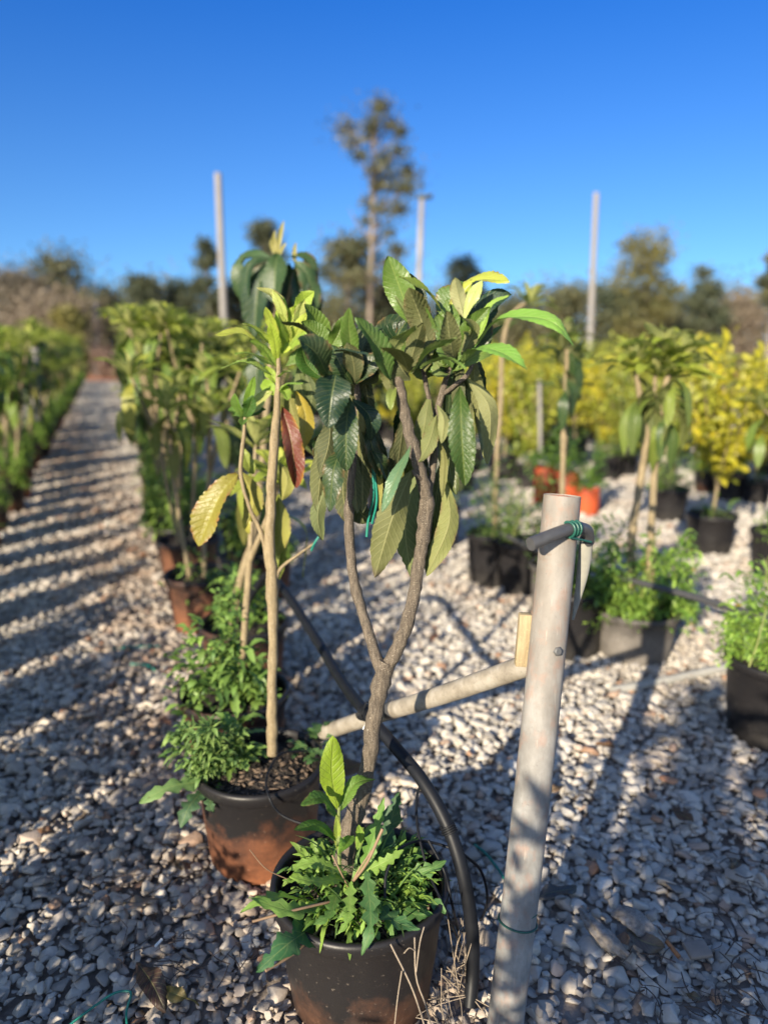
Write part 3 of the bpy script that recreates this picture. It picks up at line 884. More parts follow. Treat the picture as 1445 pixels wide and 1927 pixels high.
LF(FR, [(672, 722, .02), (700, 700, .02), (716, 690, .0)], 40, C(DRK), up=False)
LF(FR, [(664, 722, .0), (640, 690, -.02), (625, 650, .0)], 44, C(DRK))
LF(FR, [(664, 735, .0), (630, 715, -.03), (600, 700, -.05)], 40, C(DRK), n=(0, -.5, .8))
# --- hanging leaves, left
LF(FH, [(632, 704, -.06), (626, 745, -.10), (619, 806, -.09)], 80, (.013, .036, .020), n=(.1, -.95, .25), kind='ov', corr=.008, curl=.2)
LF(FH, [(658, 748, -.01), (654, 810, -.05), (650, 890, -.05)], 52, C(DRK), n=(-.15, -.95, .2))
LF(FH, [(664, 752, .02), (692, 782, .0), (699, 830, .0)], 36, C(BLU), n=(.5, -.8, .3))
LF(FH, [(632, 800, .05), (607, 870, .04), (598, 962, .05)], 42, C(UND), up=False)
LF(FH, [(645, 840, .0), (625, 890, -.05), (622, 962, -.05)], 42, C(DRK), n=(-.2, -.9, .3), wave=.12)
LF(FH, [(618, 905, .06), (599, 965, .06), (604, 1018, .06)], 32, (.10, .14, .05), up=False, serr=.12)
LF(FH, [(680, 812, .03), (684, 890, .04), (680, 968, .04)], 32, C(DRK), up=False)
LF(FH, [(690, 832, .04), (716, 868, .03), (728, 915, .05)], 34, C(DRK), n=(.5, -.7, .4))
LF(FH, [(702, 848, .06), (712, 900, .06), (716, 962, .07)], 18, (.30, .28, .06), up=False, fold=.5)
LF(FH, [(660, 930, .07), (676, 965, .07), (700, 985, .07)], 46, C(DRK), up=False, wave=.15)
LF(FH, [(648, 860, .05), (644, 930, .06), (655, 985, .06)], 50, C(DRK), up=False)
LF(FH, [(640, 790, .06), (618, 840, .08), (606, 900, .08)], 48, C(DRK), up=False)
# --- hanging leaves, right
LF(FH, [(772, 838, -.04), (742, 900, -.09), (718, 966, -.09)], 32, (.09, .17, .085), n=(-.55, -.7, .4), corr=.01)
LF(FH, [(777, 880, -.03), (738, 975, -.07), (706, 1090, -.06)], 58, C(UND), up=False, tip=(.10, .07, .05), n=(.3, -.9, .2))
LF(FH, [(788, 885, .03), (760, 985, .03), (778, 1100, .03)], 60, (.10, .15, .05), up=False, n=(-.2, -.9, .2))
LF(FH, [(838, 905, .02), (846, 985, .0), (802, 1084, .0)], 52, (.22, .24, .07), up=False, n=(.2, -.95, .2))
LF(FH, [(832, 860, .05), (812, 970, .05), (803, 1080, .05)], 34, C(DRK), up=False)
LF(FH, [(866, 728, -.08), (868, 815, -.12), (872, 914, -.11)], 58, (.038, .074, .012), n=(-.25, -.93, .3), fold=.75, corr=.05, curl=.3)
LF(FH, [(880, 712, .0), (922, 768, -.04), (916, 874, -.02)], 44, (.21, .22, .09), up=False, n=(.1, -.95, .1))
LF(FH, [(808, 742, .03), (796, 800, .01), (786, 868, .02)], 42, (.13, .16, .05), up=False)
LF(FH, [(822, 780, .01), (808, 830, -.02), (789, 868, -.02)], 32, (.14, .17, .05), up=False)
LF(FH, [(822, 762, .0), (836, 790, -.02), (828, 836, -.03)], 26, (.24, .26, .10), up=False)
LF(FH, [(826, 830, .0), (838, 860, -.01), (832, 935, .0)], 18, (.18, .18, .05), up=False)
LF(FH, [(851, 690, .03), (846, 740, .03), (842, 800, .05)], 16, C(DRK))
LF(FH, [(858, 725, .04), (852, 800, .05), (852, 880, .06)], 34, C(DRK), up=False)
# smaller leaves filling the rosettes and the drooping clusters from behind
for x0, x1, y0, y1, cx, cy, m_, pal_ in ((740, 955, 545, 690, 835, 708, 34, GRN), (570, 715, 590, 700, 655, 725, 26, DRK)):
    for q_ in range(m_):
        tx, ty = rng.uniform(x0, x1), rng.uniform(y0, y1)
        k_ = rng.uniform(.45, .7)
        bx, by = cx + (tx - cx) * .15, cy + (ty - cy) * .15
        dd = rng.uniform(.0, .16)
        LF(FR, [(bx, by, .03), (bx + (tx - bx) * .5, by + (ty - by) * .6, dd * .7), (tx, ty, dd)], rng.uniform(26, 42), C(pal_), up=bool(rng.uniform() < .6), n=(rng.uniform(-.6, .6), -.7, rng.uniform(.1, .8)), rng=rng)
for x0, x1, y0, y1, m_ in ((596, 725, 800, 975, 26), (720, 858, 870, 1060, 15), (830, 930, 780, 885, 8)):
    for q_ in range(m_):
        tx, ty = rng.uniform(x0, x1), rng.uniform(y0, y1)
        bx, by = tx * .6 + (x0 + x1) * .2 + rng.uniform(-8, 8), ty - rng.uniform(90, 150)
        dd = rng.uniform(.03, .15)
        LF(FH, [(bx, by, .04), ((bx + tx) / 2 + rng.uniform(-8, 8), (by + ty) / 2, dd), (tx, ty, dd)], rng.uniform(24, 38), C(DRK if rng.uniform() < .6 else UND), up=bool(rng.uniform() < .5), n=(rng.uniform(-.6, .6), -.9, .2), rng=rng)
FR.build("foliage", M['leaf'], front)
FH.build("hanging_leaves", M['leaf'], front)

# basal sprout
mb = MB()
SP = (.20, .33, .03)
dS = 1.42
LF(mb, [(636, 1525, .0), (623, 1455, -.02), (627, 1388, .0)], 50, (.21, .30, .025), d0=dS, n=(.1, -.95, .3), corr=.03, fold=.18, kind='ob', gloss=.6)
LF(mb, [(640, 1527, .0), (668, 1478, .0), (704, 1466, .02)], 30, (.11, .20, .03), d0=dS, n=(-.1, -.55, .85))
LF(mb, [(636, 1540, -.02), (606, 1505, -.05), (565, 1512, -.09)], 36, (.09, .19, .03), d0=dS, n=(.1, -.45, .9), corr=.05)
LF(mb, [(632, 1585, -.02), (600, 1556, -.06), (553, 1562, -.10)], 32, (.10, .20, .03), d0=dS, n=(.1, -.4, .9), corr=.05)
LF(mb, [(634, 1600, -.02), (632, 1565, -.03), (631, 1536, -.03)], 14, (.30, .38, .07), d0=dS)
LF(mb, [(634, 1595, -.01), (652, 1585, -.06), (640, 1608, -.1)], 34, (.16, .30, .04), d0=dS, n=(0, -.3, .95))
LF(mb, [(672, 1600, -.02), (678, 1570, -.03), (676, 1550, -.03)], 20, (.20, .32, .05), d0=dS)
mb.tube(path([(640, 1640, .02), (637, 1575, .0), (638, 1520, .0)], dS), [.004, .0045, .003], 8, n=10, col=(.2, .3, .05, 1))
mb.build("basal_sprout", M['young'], front)

# weeds in the front pot
mb = MB()
WG = ((0.07, 0.16, 0.03), (0.25, 0.38, 0.06))
def WL(pl, wpx, col, lob=4, d0=1.45, n=(0, -.45, .9), kind='ov'):
    pts_ = path(pl, d0)
    wd = pxr(wpx, pl[1][0], pl[1][1], d0 + pl[1][2])
    leaf(mb, pts_, wd, nrm(np.array(n) + rng.normal(size=3) * .15), col, 40, 8, fold=.1, corr=.0, serr=.22, lobes=lob, kind=kind, teeth=9, wave=.08, rng=rng)
# long lobed leaves reaching over the rim (front-left and front)
WL([(640, 1690, -.02), (560, 1715, -.13), (468, 1690, -.17)], 46, (.17, .29, .06), 7, n=(0, -.35, .95))
WL([(600, 1740, -.08), (545, 1775, -.19), (482, 1830, -.24)], 66, (.04, .12, .045), 3)
WL([(560, 1690, -.06), (500, 1690, -.14), (452, 1720, -.17)], 36, (.18, .30, .06), 4)
WL([(690, 1640, -.05), (697, 1740, -.17), (680, 1800, -.205)], 38, (.07, .16, .05), 5)
WL([(700, 1690, -.06), (745, 1735, -.15), (790, 1748, -.17)], 46, (.05, .13, .045), 4)
WL([(650, 1650, -.03), (600, 1660, -.10), (545, 1650, -.13)], 34, (.22, .34, .06), 8)
WL([(655, 1645, -.03), (590, 1625, -.05), (535, 1640, -.07)], 30, (.17, .28, .05), 7)
WL([(665, 1650, -.03), (720, 1625, -.04), (760, 1600, -.02)], 32, (.17, .28, .05), 7)
WL([(680, 1640, .0), (705, 1570, .03), (722, 1500, .06)], 32, (.12, .24, .045), 7, n=(.1, -.9, .4))
WL([(700, 1620, .06), (730, 1560, .11), (752, 1490, .14)], 50, (.03, .09, .035), 3, n=(-.1, -.9, .4))
WL([(740, 1660, .02), (800, 1640, .0), (840, 1620, .02)], 38, (.09, .19, .05), 6)
WL([(750, 1680, .0), (805, 1695, -.05), (840, 1720, -.07)], 44, (.07, .16, .045), 5)
WL([(730, 1690, -.02), (775, 1720, -.08), (815, 1722, -.10)], 44, (.07, .16, .045), 5)
WL([(660, 1660, -.05), (655, 1730, -.13), (632, 1760, -.15)], 30, (.15, .26, .05), 6)
WL([(640, 1665, -.03), (620, 1720, -.12), (590, 1740, -.15)], 32, (.10, .20, .045), 6)
for k in range(340):
    a_ = rng.uniform(0, 6.283)
    q_ = .175 * math.sqrt(rng.uniform(0.02, 1))
    p0 = np.array([fx + q_ * math.cos(a_) * .75, fy + q_ * math.sin(a_) * .75, .29 + rng.uniform(0, .05) * (1 - q_ / .2)])
    a2 = a_ + rng.normal(0, .7)
    d_ = nrm([math.cos(a2), math.sin(a2), rng.uniform(.1, 1.3)])
    l_ = rng.uniform(.03, .10)
    lit = rng.uniform() < .5
    leaf(mb, [p0, p0 + d_ * l_ * .55 + np.array([0, 0, .012]), p0 + d_ * l_ - np.array([0, 0, l_ * rng.uniform(0, .45)])], rng.uniform(.008, .022), nrm(np.array([-d_[0] * .4, -d_[1] * .4, .9]) + rvec(rng) * .3),
         rcol(*WG, rng, .25), 20, 6, fold=.12, corr=0, serr=.2, lobes=int(rng.integers(0, 6)), kind='ov', teeth=7, wave=.08, rng=rng)
for k in range(40):     # fine grass and stalks
    a_ = rng.uniform(0, 6.283)
    p0 = np.array([fx + rng.normal(0, .05), fy - .01 + rng.normal(0, .05), .29])
    d_ = nrm([math.cos(a_), math.sin(a_), rng.uniform(.5, 1.8)])
    l_ = rng.uniform(.08, .18)
    leaf(mb, [p0, p0 + d_ * l_ * .6, p0 + d_ * l_ - np.array([0, 0, .03])], .006, nrm([-d_[0], -d_[1], .8]), (.14, .24, .06), 8, 2, corr=0, serr=0, kind='ov', rng=rng)
mb.build("weed_leaves", M['weed'], front)
mb = MB()
for pl, w_ in (([(655, 1690, -.05), (560, 1712, -.13), (475, 1735, -.17)], 5), ([(610, 1740, -.09), (560, 1790, -.18), (500, 1828, -.24)], 5), ([(655, 1670, -.04), (690, 1625, -.06), (720, 1560, -.05)], 6),
               ([(660, 1680, -.04), (640, 1640, -.05), (625, 1610, -.04)], 3), ([(660, 1680, -.04), (668, 1650, -.05), (700, 1600, -.04)], 3), ([(540, 1655, -.1), (500, 1635, -.12), (470, 1600, -.13)], 2)):
    mb.tube(path(pl, 1.45), pxr(w_ / 2, *pl[0][:2], 1.4), 6, n=12)
mb.build("weed_stalks", plain("purple_green_stalk", (.20, .13, .08), .6, 30, .4), front)

# ================================================================== SECOND TREE
sx_, sy_ = -0.365, 1.975
second = thing("potted_loquat_tree", (sx_, sy_, 0), "second potted loquat from the front, lime and yellow leaves with one red-brown leaf", "potted tree")
rng = np.random.default_rng(5)
mb = MB(); pot_geo(mb, (sx_, sy_, 0), 0.186, 0.155, rng=rng)
spot = mb.build("pot", M['pot_half'], second)
mb = MB(); soil_geo(mb, (sx_, sy_, 0.272), 0.172, rng, 0.008); mb.build("soil", M['soil'], spot)
mb = MB(); chips(mb, (sx_, sy_, 0.272), 0.16, 220, rng); mb.build("bark_mulch", M['chip'], spot)
D1 = 1.98
mb = MB()
branch(mb, [(513, 1420, .0), (512, 1300, 0), (514, 1190, 0), (512, 1105, 0), (508, 1000, 0), (513, 880, 0), (520, 780, 0), (524, 700, 0), (524, 640, 0)], [20, 19, 19, 24, 20, 20, 15, 9, 5], 50, rng, 14, D1, .05)
branch(mb, [(505, 1070, 0), (494, 1010, 0), (468, 950, -.01), (453, 890, -.02), (458, 830, -.02), (462, 785, -.02)], [11, 9, 8, 8, 8, 7], 24, rng, 8, D1)
branch(mb, [(516, 1100, 0), (528, 1070, 0), (560, 1045, 0), (592, 1022, .02)], [10, 7, 5, 4], 14, rng, 8, D1)
mb.build("trunk", M['stem'], second)
YG = ((.24, .27, .04), (.34, .35, .06))
mb = MB(); mh = MB()
LF(mh, [(447, 892, 0), (412, 935, -.03), (374, 1030, -.05)], 62, (.22, .19, .034), d0=D1, n=(-.35, -.85, .35), corr=.05, fold=.7, edge=(.22, .10, .04))
LF(mh, [(455, 888, .02), (474, 940, .02), (464, 992, .02)], 42, (.36, .33, .05), up=False, d0=D1)
LF(mh, [(462, 895, .03), (480, 930, .03), (498, 958, .04)], 26, (.30, .29, .05), d0=D1)
LF(mh, [(456, 842, .02), (466, 868, .02), (480, 892, .02)], 28, (.22, .26, .05), d0=D1)
LF(mh, [(530, 765, -.03), (546, 835, -.06), (556, 920, -.06)], 38, (.135, .034, .024), d0=D1, n=(.3, -.9, .3), edge=(.30, .16, .025), corr=.05, fold=.8, wave=.18)
LF(mh, [(556, 735, .02), (574, 785, .01), (570, 850, .01)], 32, (.33, .25, .035), d0=D1, n=(.3, -.9, .3))
LF(mh, [(540, 735, .04), (552, 780, .03), (560, 826, .04)], 38, (.20, .19, .04), up=False, d0=D1)
LF(mh, [(526, 870, .02), (538, 905, .01), (531, 945, .02)], 32, (.30, .29, .06), up=False, d0=D1)
LF(mh, [(524, 935, .03), (530, 990, .02), (520, 1046, .03)], 36, (.33, .31, .05), up=False, d0=D1)
LF(mh, [(468, 950, .03), (466, 980, .03), (470, 1008, .04)], 18, (.34, .31, .05), d0=D1)
LF(mh, [(560, 690, .05), (570, 740, .05), (566, 800, .06)], 34, (.07, .12, .03), up=False, d0=D1)
LF(mh, [(575, 700, .05), (585, 740, .05), (583, 790, .06)], 30, (.05, .09, .03), up=False, d0=D1)
for tx, ty, bx, by, w_, col_, nn in (
        (475, 778, 512, 735, 22, (.40, .42, .14), (-.3, -.85, .4)), (570, 722, 522, 735, 20, (.22, .36, .06), (0, -.4, .9)), (548, 698, 522, 712, 14, (.25, .38, .06), (0, -.4, .9)),
        (402, 628, 505, 660, 20, (.33, .36, .06), (0, -.35, .95)), (418, 690, 512, 705, 22, (.17, .25, .05), (0, -.4, .9)), (440, 668, 515, 690, 24, (.17, .25, .04), (0, -.5, .9)),
        (455, 610, 518, 655, 24, (.30, .37, .05), (-.2, -.6, .8)), (497, 575, 527, 650, 24, (.35, .41, .06), (-.3, -.85, .4)), (535, 560, 530, 650, 26, (.30, .40, .05), (.2, -.9, .4)),
        (484, 542, 552, 602, 20, (.42, .42, .14), (.3, -.6, .7)), (592, 547, 556, 600, 30, (.30, .40, .05), (.3, -.85, .4)), (560, 575, 535, 640, 26, (.34, .42, .06), (.2, -.9, .4)),
        (552, 640, 530, 665, 26, (.36, .44, .06), (.2, -.8, .5)), (590, 610, 540, 660, 30, (.24, .34, .05), (.2, -.7, .6)), (600, 660, 535, 690, 28, (.12, .20, .04), (.1, -.5, .8)),
        (500, 690, 520, 720, 20, (.28, .38, .05), (0, -.8, .6)), (490, 720, 518, 745, 24, (.24, .36, .04), (-.2, -.8, .5)), (545, 750, 522, 730, 22, (.2, .3, .04), (.2, -.8, .5)),
        (470, 640, 520, 690, 26, (.20, .30, .04), (-.1, -.6, .8)), (510, 610, 522, 680, 26, (.33, .42, .05), (0, -.9, .4)), (577, 590, 545, 655, 24, (.34, .40, .06), (.3, -.85, .4)),
        (478, 708, 458, 782, 18, (.18, .30, .04), (.2, -.85, .4)), (442, 738, 456, 784, 18, (.12, .22, .03), (-.2, -.85, .4)), (430, 770, 456, 788, 22, (.10, .20, .03), (-.1, -.5, .9)),
        (500, 770, 462, 788, 22, (.04, .10, .02), (.1, -.5, .9)), (478, 745, 460, 785, 24, (.05, .12, .02), (.2, -.85, .4)), (452, 800, 460, 785, 18, (.08, .15, .03), (0, -.8, .5)),
        (525, 590, 545, 645, 22, (.42, .46, .10), (.1, -.9, .4)), (515, 545, 540, 620, 22, (.40, .44, .12), (-.2, -.9, .3)), (570, 560, 560, 625, 20, (.42, .44, .14), (.2, -.9, .3))):
    mx_, my_ = (tx + bx) / 2, (ty + by) / 2 - abs(tx - bx) * .16
    dd = rng.uniform(-.07, .05)
    LF(mb, [(bx, by, .0), (mx_, my_, dd * .5), (tx, ty, dd)], w_ * 1.12, col_, d0=D1, n=nn, corr=.035)
mh.build("hanging_leaves", M['leaf'], second)
mb.build("foliage", M['young'], second)
mb = MB()
weed_clump(mb, P(395, 1440, 1.93), .10, 1000, rng, .032, .009, ((.07, .15, .04), (.19, .28, .07)), .075, 0, 6, 4, .7)
weed_clump(mb, P(440, 1425, 2.0), .07, 90, rng, .07, .024, ((.10, .20, .04), (.18, .28, .06)), .06, 4, 12, 4, .3)
weed_clump(mb, P(590, 1420, 2.03), .06, 22, rng, .07, .03, ((.04, .10, .03), (.08, .16, .05)), .04, 4, 12, 4, .3)
for pl, w_, c_ in (([(390, 1470, -.1), (320, 1482, -.16), (262, 1512, -.2)], 40, (.15, .25, .08)), ([(380, 1490, -.1), (355, 1520, -.17), (340, 1560, -.2)], 40, (.05, .11, .05)), ([(400, 1490, -.12), (395, 1515, -.17), (402, 1530, -.19)], 26, (.06, .12, .05))):
    leaf(mb, path(pl, D1), pxr(w_, pl[1][0], pl[1][1], D1), nrm((0, -.45, .9)), c_, 36, 8, fold=.1, corr=0, serr=.2, lobes=4, kind='ov', teeth=8, wave=.08, rng=rng)
mb.build("weed_leaves", M['weed'], second)

# ================================================================== POST AND PIPES
pb = G(943, 1990, 0.0); ptop = P(1058, 932, 1.45)
def post_axis(k):
    return pb + (ptop - pb) * k + np.array([.005, 0, 0]) * np.sin(np.pi * k)
postT = thing("leaning_pipe_post", (pb[0], pb[1], 0), "weathered pale pipe post leaning right beside the nearest potted loquat", "post")
rng = np.random.default_rng(8)
mb = MB()
k = np.linspace(-0.06, 1, 30)[:, None]
axis_p = post_axis(k)
rad = np.linspace(0.0385, 0.0368, 30)
mb.tube(axis_p, rad, 40, caps=False, jit=0.004, rng=rng)
body = mb.build("pipe_body", M['post'], postT)
mb = MB()
T_ = nrm(ptop - pb)
e1 = nrm(np.cross(T_, [0, 1, 0])); e2 = np.cross(T_, e1)
th = np.linspace(0, 2 * math.pi, 40, endpoint=False)
kk = np.linspace(0.0, 1, 8)[:, None]
capP = ptop - T_ * 0.004 + (kk[..., None] * 0.0362) * (np.cos(th)[None, :, None] * e1 + np.sin(th)[None, :, None] * e2) + T_ * (0.004 * (1 - kk ** 2))[..., None] + T_ * rng.uniform(-.0008, .0008, (8, 40, 1))
mb.grid(capP[:, ::-1], wrap=True)
mb.build("filled_end", M['concrete_cap'], postT)
def on_post(px, py, lift=0.0):
    """point of the post surface seen at this pixel"""
    d = nrm(ray(px, py))
    best = None
    for kq in np.linspace(0, 1, 400):
        c_ = post_axis(kq)
        r_ = 0.0385 + (0.0368 - 0.0385) * kq
        tt = np.dot(c_ - CAM, d)
        q = CAM + d * tt
        dist_ = np.linalg.norm(q - c_)
        if best is None or dist_ < best[0]:
            best = (dist_, c_, r_, q, tt)
    dist_, c_, r_, q, tt = best
    h_ = math.sqrt(max(0, r_ * r_ - dist_ * dist_))
    return CAM + d * (tt - h_ - lift), nrm((CAM + d * (tt - h_)) - c_)
b_, bn = on_post(1049, 1226)
mb = MB()
mb.tube([b_ - bn * .004, b_ + bn * .004, b_ + bn * .0055], [.0098, .0098, .006], 6)
mb.build("bolt_head", M['metal'], postT)
b_, bn = on_post(994, 1731)
mb = MB(); mb.tube([b_ - bn * .003, b_ + bn * .0012], [.0042, .0042], 14); mb.build("drill_hole", M['hole'], postT)
# wire ring round the post
def ring_on_post(kq, r_extra, wr, tilt, a0=0, a1=6.283, n=40):
    c_ = post_axis(kq)
    r_ = 0.0385 + (0.0368 - 0.0385) * kq + r_extra
    aa = np.linspace(a0, a1, n)
    return np.array([c_ + r_ * (math.cos(x) * e1 + math.sin(x) * e2) + T_ * tilt * math.sin(x + .6) for x in aa])
kw_ = 0.0
for kq in np.linspace(0, 1, 600):
    c_ = post_axis(kq)
    v_ = c_ - CAM
    yy = 963.5 - F * np.dot(v_, [0, math.sin(PITCH), math.cos(PITCH)]) / np.dot(v_, [0, math.cos(PITCH), -math.sin(PITCH)])
    if yy <= 1735:
        kw_ = kq; break
mb = MB()
mb.tube(ring_on_post(kw_, .0022, .002, .004), .0021, 8, caps=False)
h0, hn = on_post(994, 1731, .002); h1, _ = on_post(1010, 1722, .003)
mb.tube([h0, (h0 + h1) / 2 + hn * .003, h1], .0017, 6, n=8)
tag(mb.build("wire_ring", M['wire']), "green wire ring twisted round the lower part of the pale post", "wire")

# wooden slat on the left of the post, bolted pipe
s0, s1 = P(980, 1252, 1.44), P(989, 1155, 1.44)
mb = MB()
ax_ = nrm(s1 - s0); sxv = nrm(np.cross(ax_, [0, 1, 0])); syv = np.cross(sxv, ax_)
rotm = np.column_stack([sxv, syv, ax_])
mb.box((s0 + s1) / 2, .026, .02, np.linalg.norm(s1 - s0), rotm)
tag(mb.build("wooden_slat", M['wood'], bevel=.0015), "short raw yellowish wood slat wedged behind the pale post", "slat")

pa, pc = P(1010, 1246, 1.44), P(600, 1382, 2.16)
pipeT = thing("sloping_pipe", tuple(pc), "grimy grey pipe sloping from the pale post down behind the forked trunk", "pipe")
mb = MB()
mb.tube([pc, pc * .66 + pa * .34, pc * .33 + pa * .67 - np.array([0, 0, .004]), pa], .0235, 24, n=40, jit=.01, rng=rng)
mb.build("pipe_tube", M['pipe'], pipeT)
mb = MB()
ga, gb = pc + (pa - pc) * .425, pc + (pa - pc) * .452
mb.tube([ga, gb], .0246, 24)
mb.build("tape_band", M['hose_grey'], pipeT)

# bent irrigation pipe tied to the post top
mb = MB()
hook = [P(998, 1024, 1.34), P(1020, 1015, 1.355), P(1045, 1005, 1.375), P(1068, 997, 1.40), P(1088, 994, 1.425), P(1104, 1000, 1.45), P(1106, 1020, 1.47)]
mb.tube(hook, .0128, 20, n=40, col=(1, 1, 1, 1))
hk = thing("bent_irrigation_pipe", tuple(hook[0]), "dark grey pipe end bent over and wired to the post top", "pipe")
mb.build("pipe_tube", M['hose_grey'], hk)
mb = MB()
q0, q1, q2 = P(1104, 1010, 1.462), P(1096, 1080, 1.485), P(1078, 1166, 1.50)
mb.tube([q0, q1, q2], [.0135, .0125, .0025], 16, n=20, flat=.55)
mb.build("flattened_end", M['flat_pipe'], hk)
mb = MB()
for q in (.52, .56, .60):
    sp = spline(hook, 41)
    i_ = int(q * 40)
    c_ = sp[i_]; t_ = nrm(sp[i_ + 1] - sp[i_ - 1])
    u1 = nrm(np.cross(t_, [0, 0, 1])); u2 = np.cross(t_, u1)
    aa = np.linspace(0, 6.283, 26)
    mb.tube([c_ + .0152 * (math.cos(x) * u1 + math.sin(x) * u2) for x in aa], .0026, 8, caps=False)
mb.tube([P(1072, 1012, 1.39), P(1090, 1015, 1.41), P(1112, 1020, 1.43)], .0024, 6, n=8)
tag(mb.build("wire_tie", M['wire']), "dark green wire wrapped round the bent pipe at the post top", "wire")

# thick black hose
def tube_thing(name, pl, r, mat, label, cat, n=60, sides=16, jit=0.0, off=None):
    m_ = MB()
    pp = np.array(pl)
    m_.tube(pp, r, sides, n=n, jit=jit, rng=rng)
    return tag(m_.build(name, mat), label, cat)
hose = [P(455, 1150, 3.0), P(500, 1085, 2.85), P(530, 1105, 2.65), P(590, 1195, 2.33), P(645, 1285, 2.02), P(692, 1346, 1.80), P(740, 1402, 1.70), P(795, 1470, 1.60), P(842, 1555, 1.53), P(872, 1650, 1.48), P(888, 1750, 1.46), P(889, 1830, 1.45), G(884, 1895, .02)]
hoseT = thing("black_hose", tuple(hose[-1]), "thick black irrigation hose arching behind the forked trunk down to the gravel", "hose")
mb = MB(); mb.tube(hose, .0158, 18, n=110); mb.build("hose_tube", M['hose'], hoseT)
def wraps(c_, t_, r, wr, nw, mbx, sp=.005):
    u1 = nrm(np.cross(t_, [0.2, 0, 1])); u2 = np.cross(t_, u1)
    aa = np.linspace(0, 6.283 * nw, 22 * nw)
    mbx.tube([c_ + (r + .001 * math.sin(3 * x)) * (math.cos(x) * u1 + math.sin(x) * u2) + t_ * (x / 6.283 - nw / 2) * sp for x in aa], wr, 6)
mb = MB()
hs_ = spline(hose, 200)
iy = int(np.argmin(np.linalg.norm(hs_ - P(846, 1560, 1.527), axis=1)))
wraps(hs_[iy], nrm(hs_[iy + 1] - hs_[iy - 1]), .0172, .0022, 4, mb)
mb.build("hose_clip", M['hose'], hoseT)
mb = MB()
iy = int(np.argmin(np.linalg.norm(hs_ - P(688, 1340, 1.81), axis=1)))
wraps(hs_[iy], nrm(hs_[iy + 1] - hs_[iy - 1] + np.array([.004, 0, .006])), .021, .002, 4, mb, .008)
mb.tube([P(700, 1330, 1.78), P(690, 1322, 1.77), P(684, 1345, 1.77), P(696, 1352, 1.77)], .002, 6, n=16)
tag(mb.build("black_wire_tie", M['hose']), "black wire tying the thick hose to the sloping grey pipe", "wire")
mb = MB(); mb.box(P(690, 1368, 1.79), .014, .004, .022, np.array(Matrix.Rotation(.5, 3, 'Y')))
tag(mb.build("plastic_tag", M['white_tag'], bevel=.001), "small white plastic tag hanging under the hose tie", "tag")

tube_thing("drip_tube", [P(858, 1600, 1.53), P(820, 1588, 1.54), P(784, 1584, 1.50), P(748, 1602, 1.44), P(727, 1645, 1.40), P(724, 1690, 1.37)], .0032, M['hose'], "thin black drip tube looping from the thick hose into the nearest pot", "tube", 40, 8)
tube_thing("drip_tube", [G(868, 1785, .01), P(842, 1722, 1.40), P(806, 1640, 1.46), P(786, 1560, 1.53), P(784, 1500, 1.60), P(792, 1478, 1.62)], .0032, M['hose'], "thin black tube rising straight in front of the nearest pot's right side", "tube", 40, 8)
tube_thing("drip_tube", [P(806, 1582, 1.50), P(836, 1640, 1.47), P(850, 1700, 1.44), G(866, 1770, .01)], .0032, M['hose'], "short thin black tube falling over the right rim of the nearest pot", "tube", 30, 8)
tube_thing("drip_tube", [P(612, 1550, 1.70), P(575, 1552, 1.74), P(528, 1533, 1.76), P(506, 1500, 1.77), P(502, 1462, 1.84), P(525, 1422, 1.95), P(560, 1414, 2.0), P(610, 1416, 2.05)], .0032, M['hose'], "thin black tube looped over the rim of the second pot", "tube", 50, 8)
tube_thing("drip_tube", [P(872, 1608, 1.50), P(905, 1640, 1.55), P(917, 1690, 1.58), G(908, 1725, .03), G(888, 1752, .01)], .0034, M['hose'], "thin black tube curving between the thick hose and the pale post", "tube", 36, 8)
tube_thing("supply_pipe", [np.array([1.75, 2.3, .50]), P(1445, 1164, 2.7), P(1300, 1122, 3.05), P(1180, 1090, 3.4), P(1060, 1055, 3.8), P(960, 1012, 4.4), P(905, 985, 4.9)], .0155, M['hose_grey'], "black supply pipe running above the weedy pots right of the post", "pipe", 60, 14)
tube_thing("ground_pipe", [G(1150, 1300, .022), G(1240, 1284, .024), G(1330, 1264, .026), G(1460, 1236, .03)], .0205, M['pvcwhite'], "off-white pipe lying on the gravel beside the weedy pots", "pipe", 20, 18)
tube_thing("garden_tie", [G(893, 1590, .03), G(915, 1608, .03), G(940, 1640, .028), G(952, 1660, .022), G(975, 1690, .02)], .004, M['tie'], "teal plastic tie lying on gravel left of the pale post", "tie", 30, 8)
tube_thing("garden_tie", [G(128, 1932, .03), G(170, 1900, .045), G(215, 1870, .055), G(243, 1867, .055), G(246, 1875, .052), G(238, 1905, .03), G(240, 1940, .02)], .0028, M['tie'], "bent teal garden tie on the gravel at the lower left", "tie", 40, 8)
tube_thing("garden_tie", [G(210, 1222, .035), G(250, 1217, .035), G(300, 1216, .03)], .005, M['tie'], "far teal tie strip on the sunny path gravel beside the brown pots", "tie", 16, 8)
tube_thing("garden_tie", [G(246, 1250, .03), G(275, 1252, .035), G(292, 1262, .03)], .005, M['tie'], "shorter teal tie strip on the path gravel, in front of the other", "tie", 16, 8)
tube_thing("garden_tie", [P(586, 1036, 1.99), P(592, 1022, 1.98), P(600, 1010, 1.98)], .0032, M['tie'], "teal tie knotted on the thin twig of the second loquat", "tie", 12, 8)
mb = MB()
mb.tube([P(700, 880, 1.56), P(703, 930, 1.56), P(693, 980, 1.57), P(690, 1010, 1.57)], .003, 8, n=24)
mb.tube([P(704, 880, 1.56), P(709, 940, 1.56), P(700, 985, 1.57)], .0028, 8, n=24)
tag(mb.build("garden_tie", M['tie']), "doubled teal tie hanging among the leaves of the forked loquat", "tie")

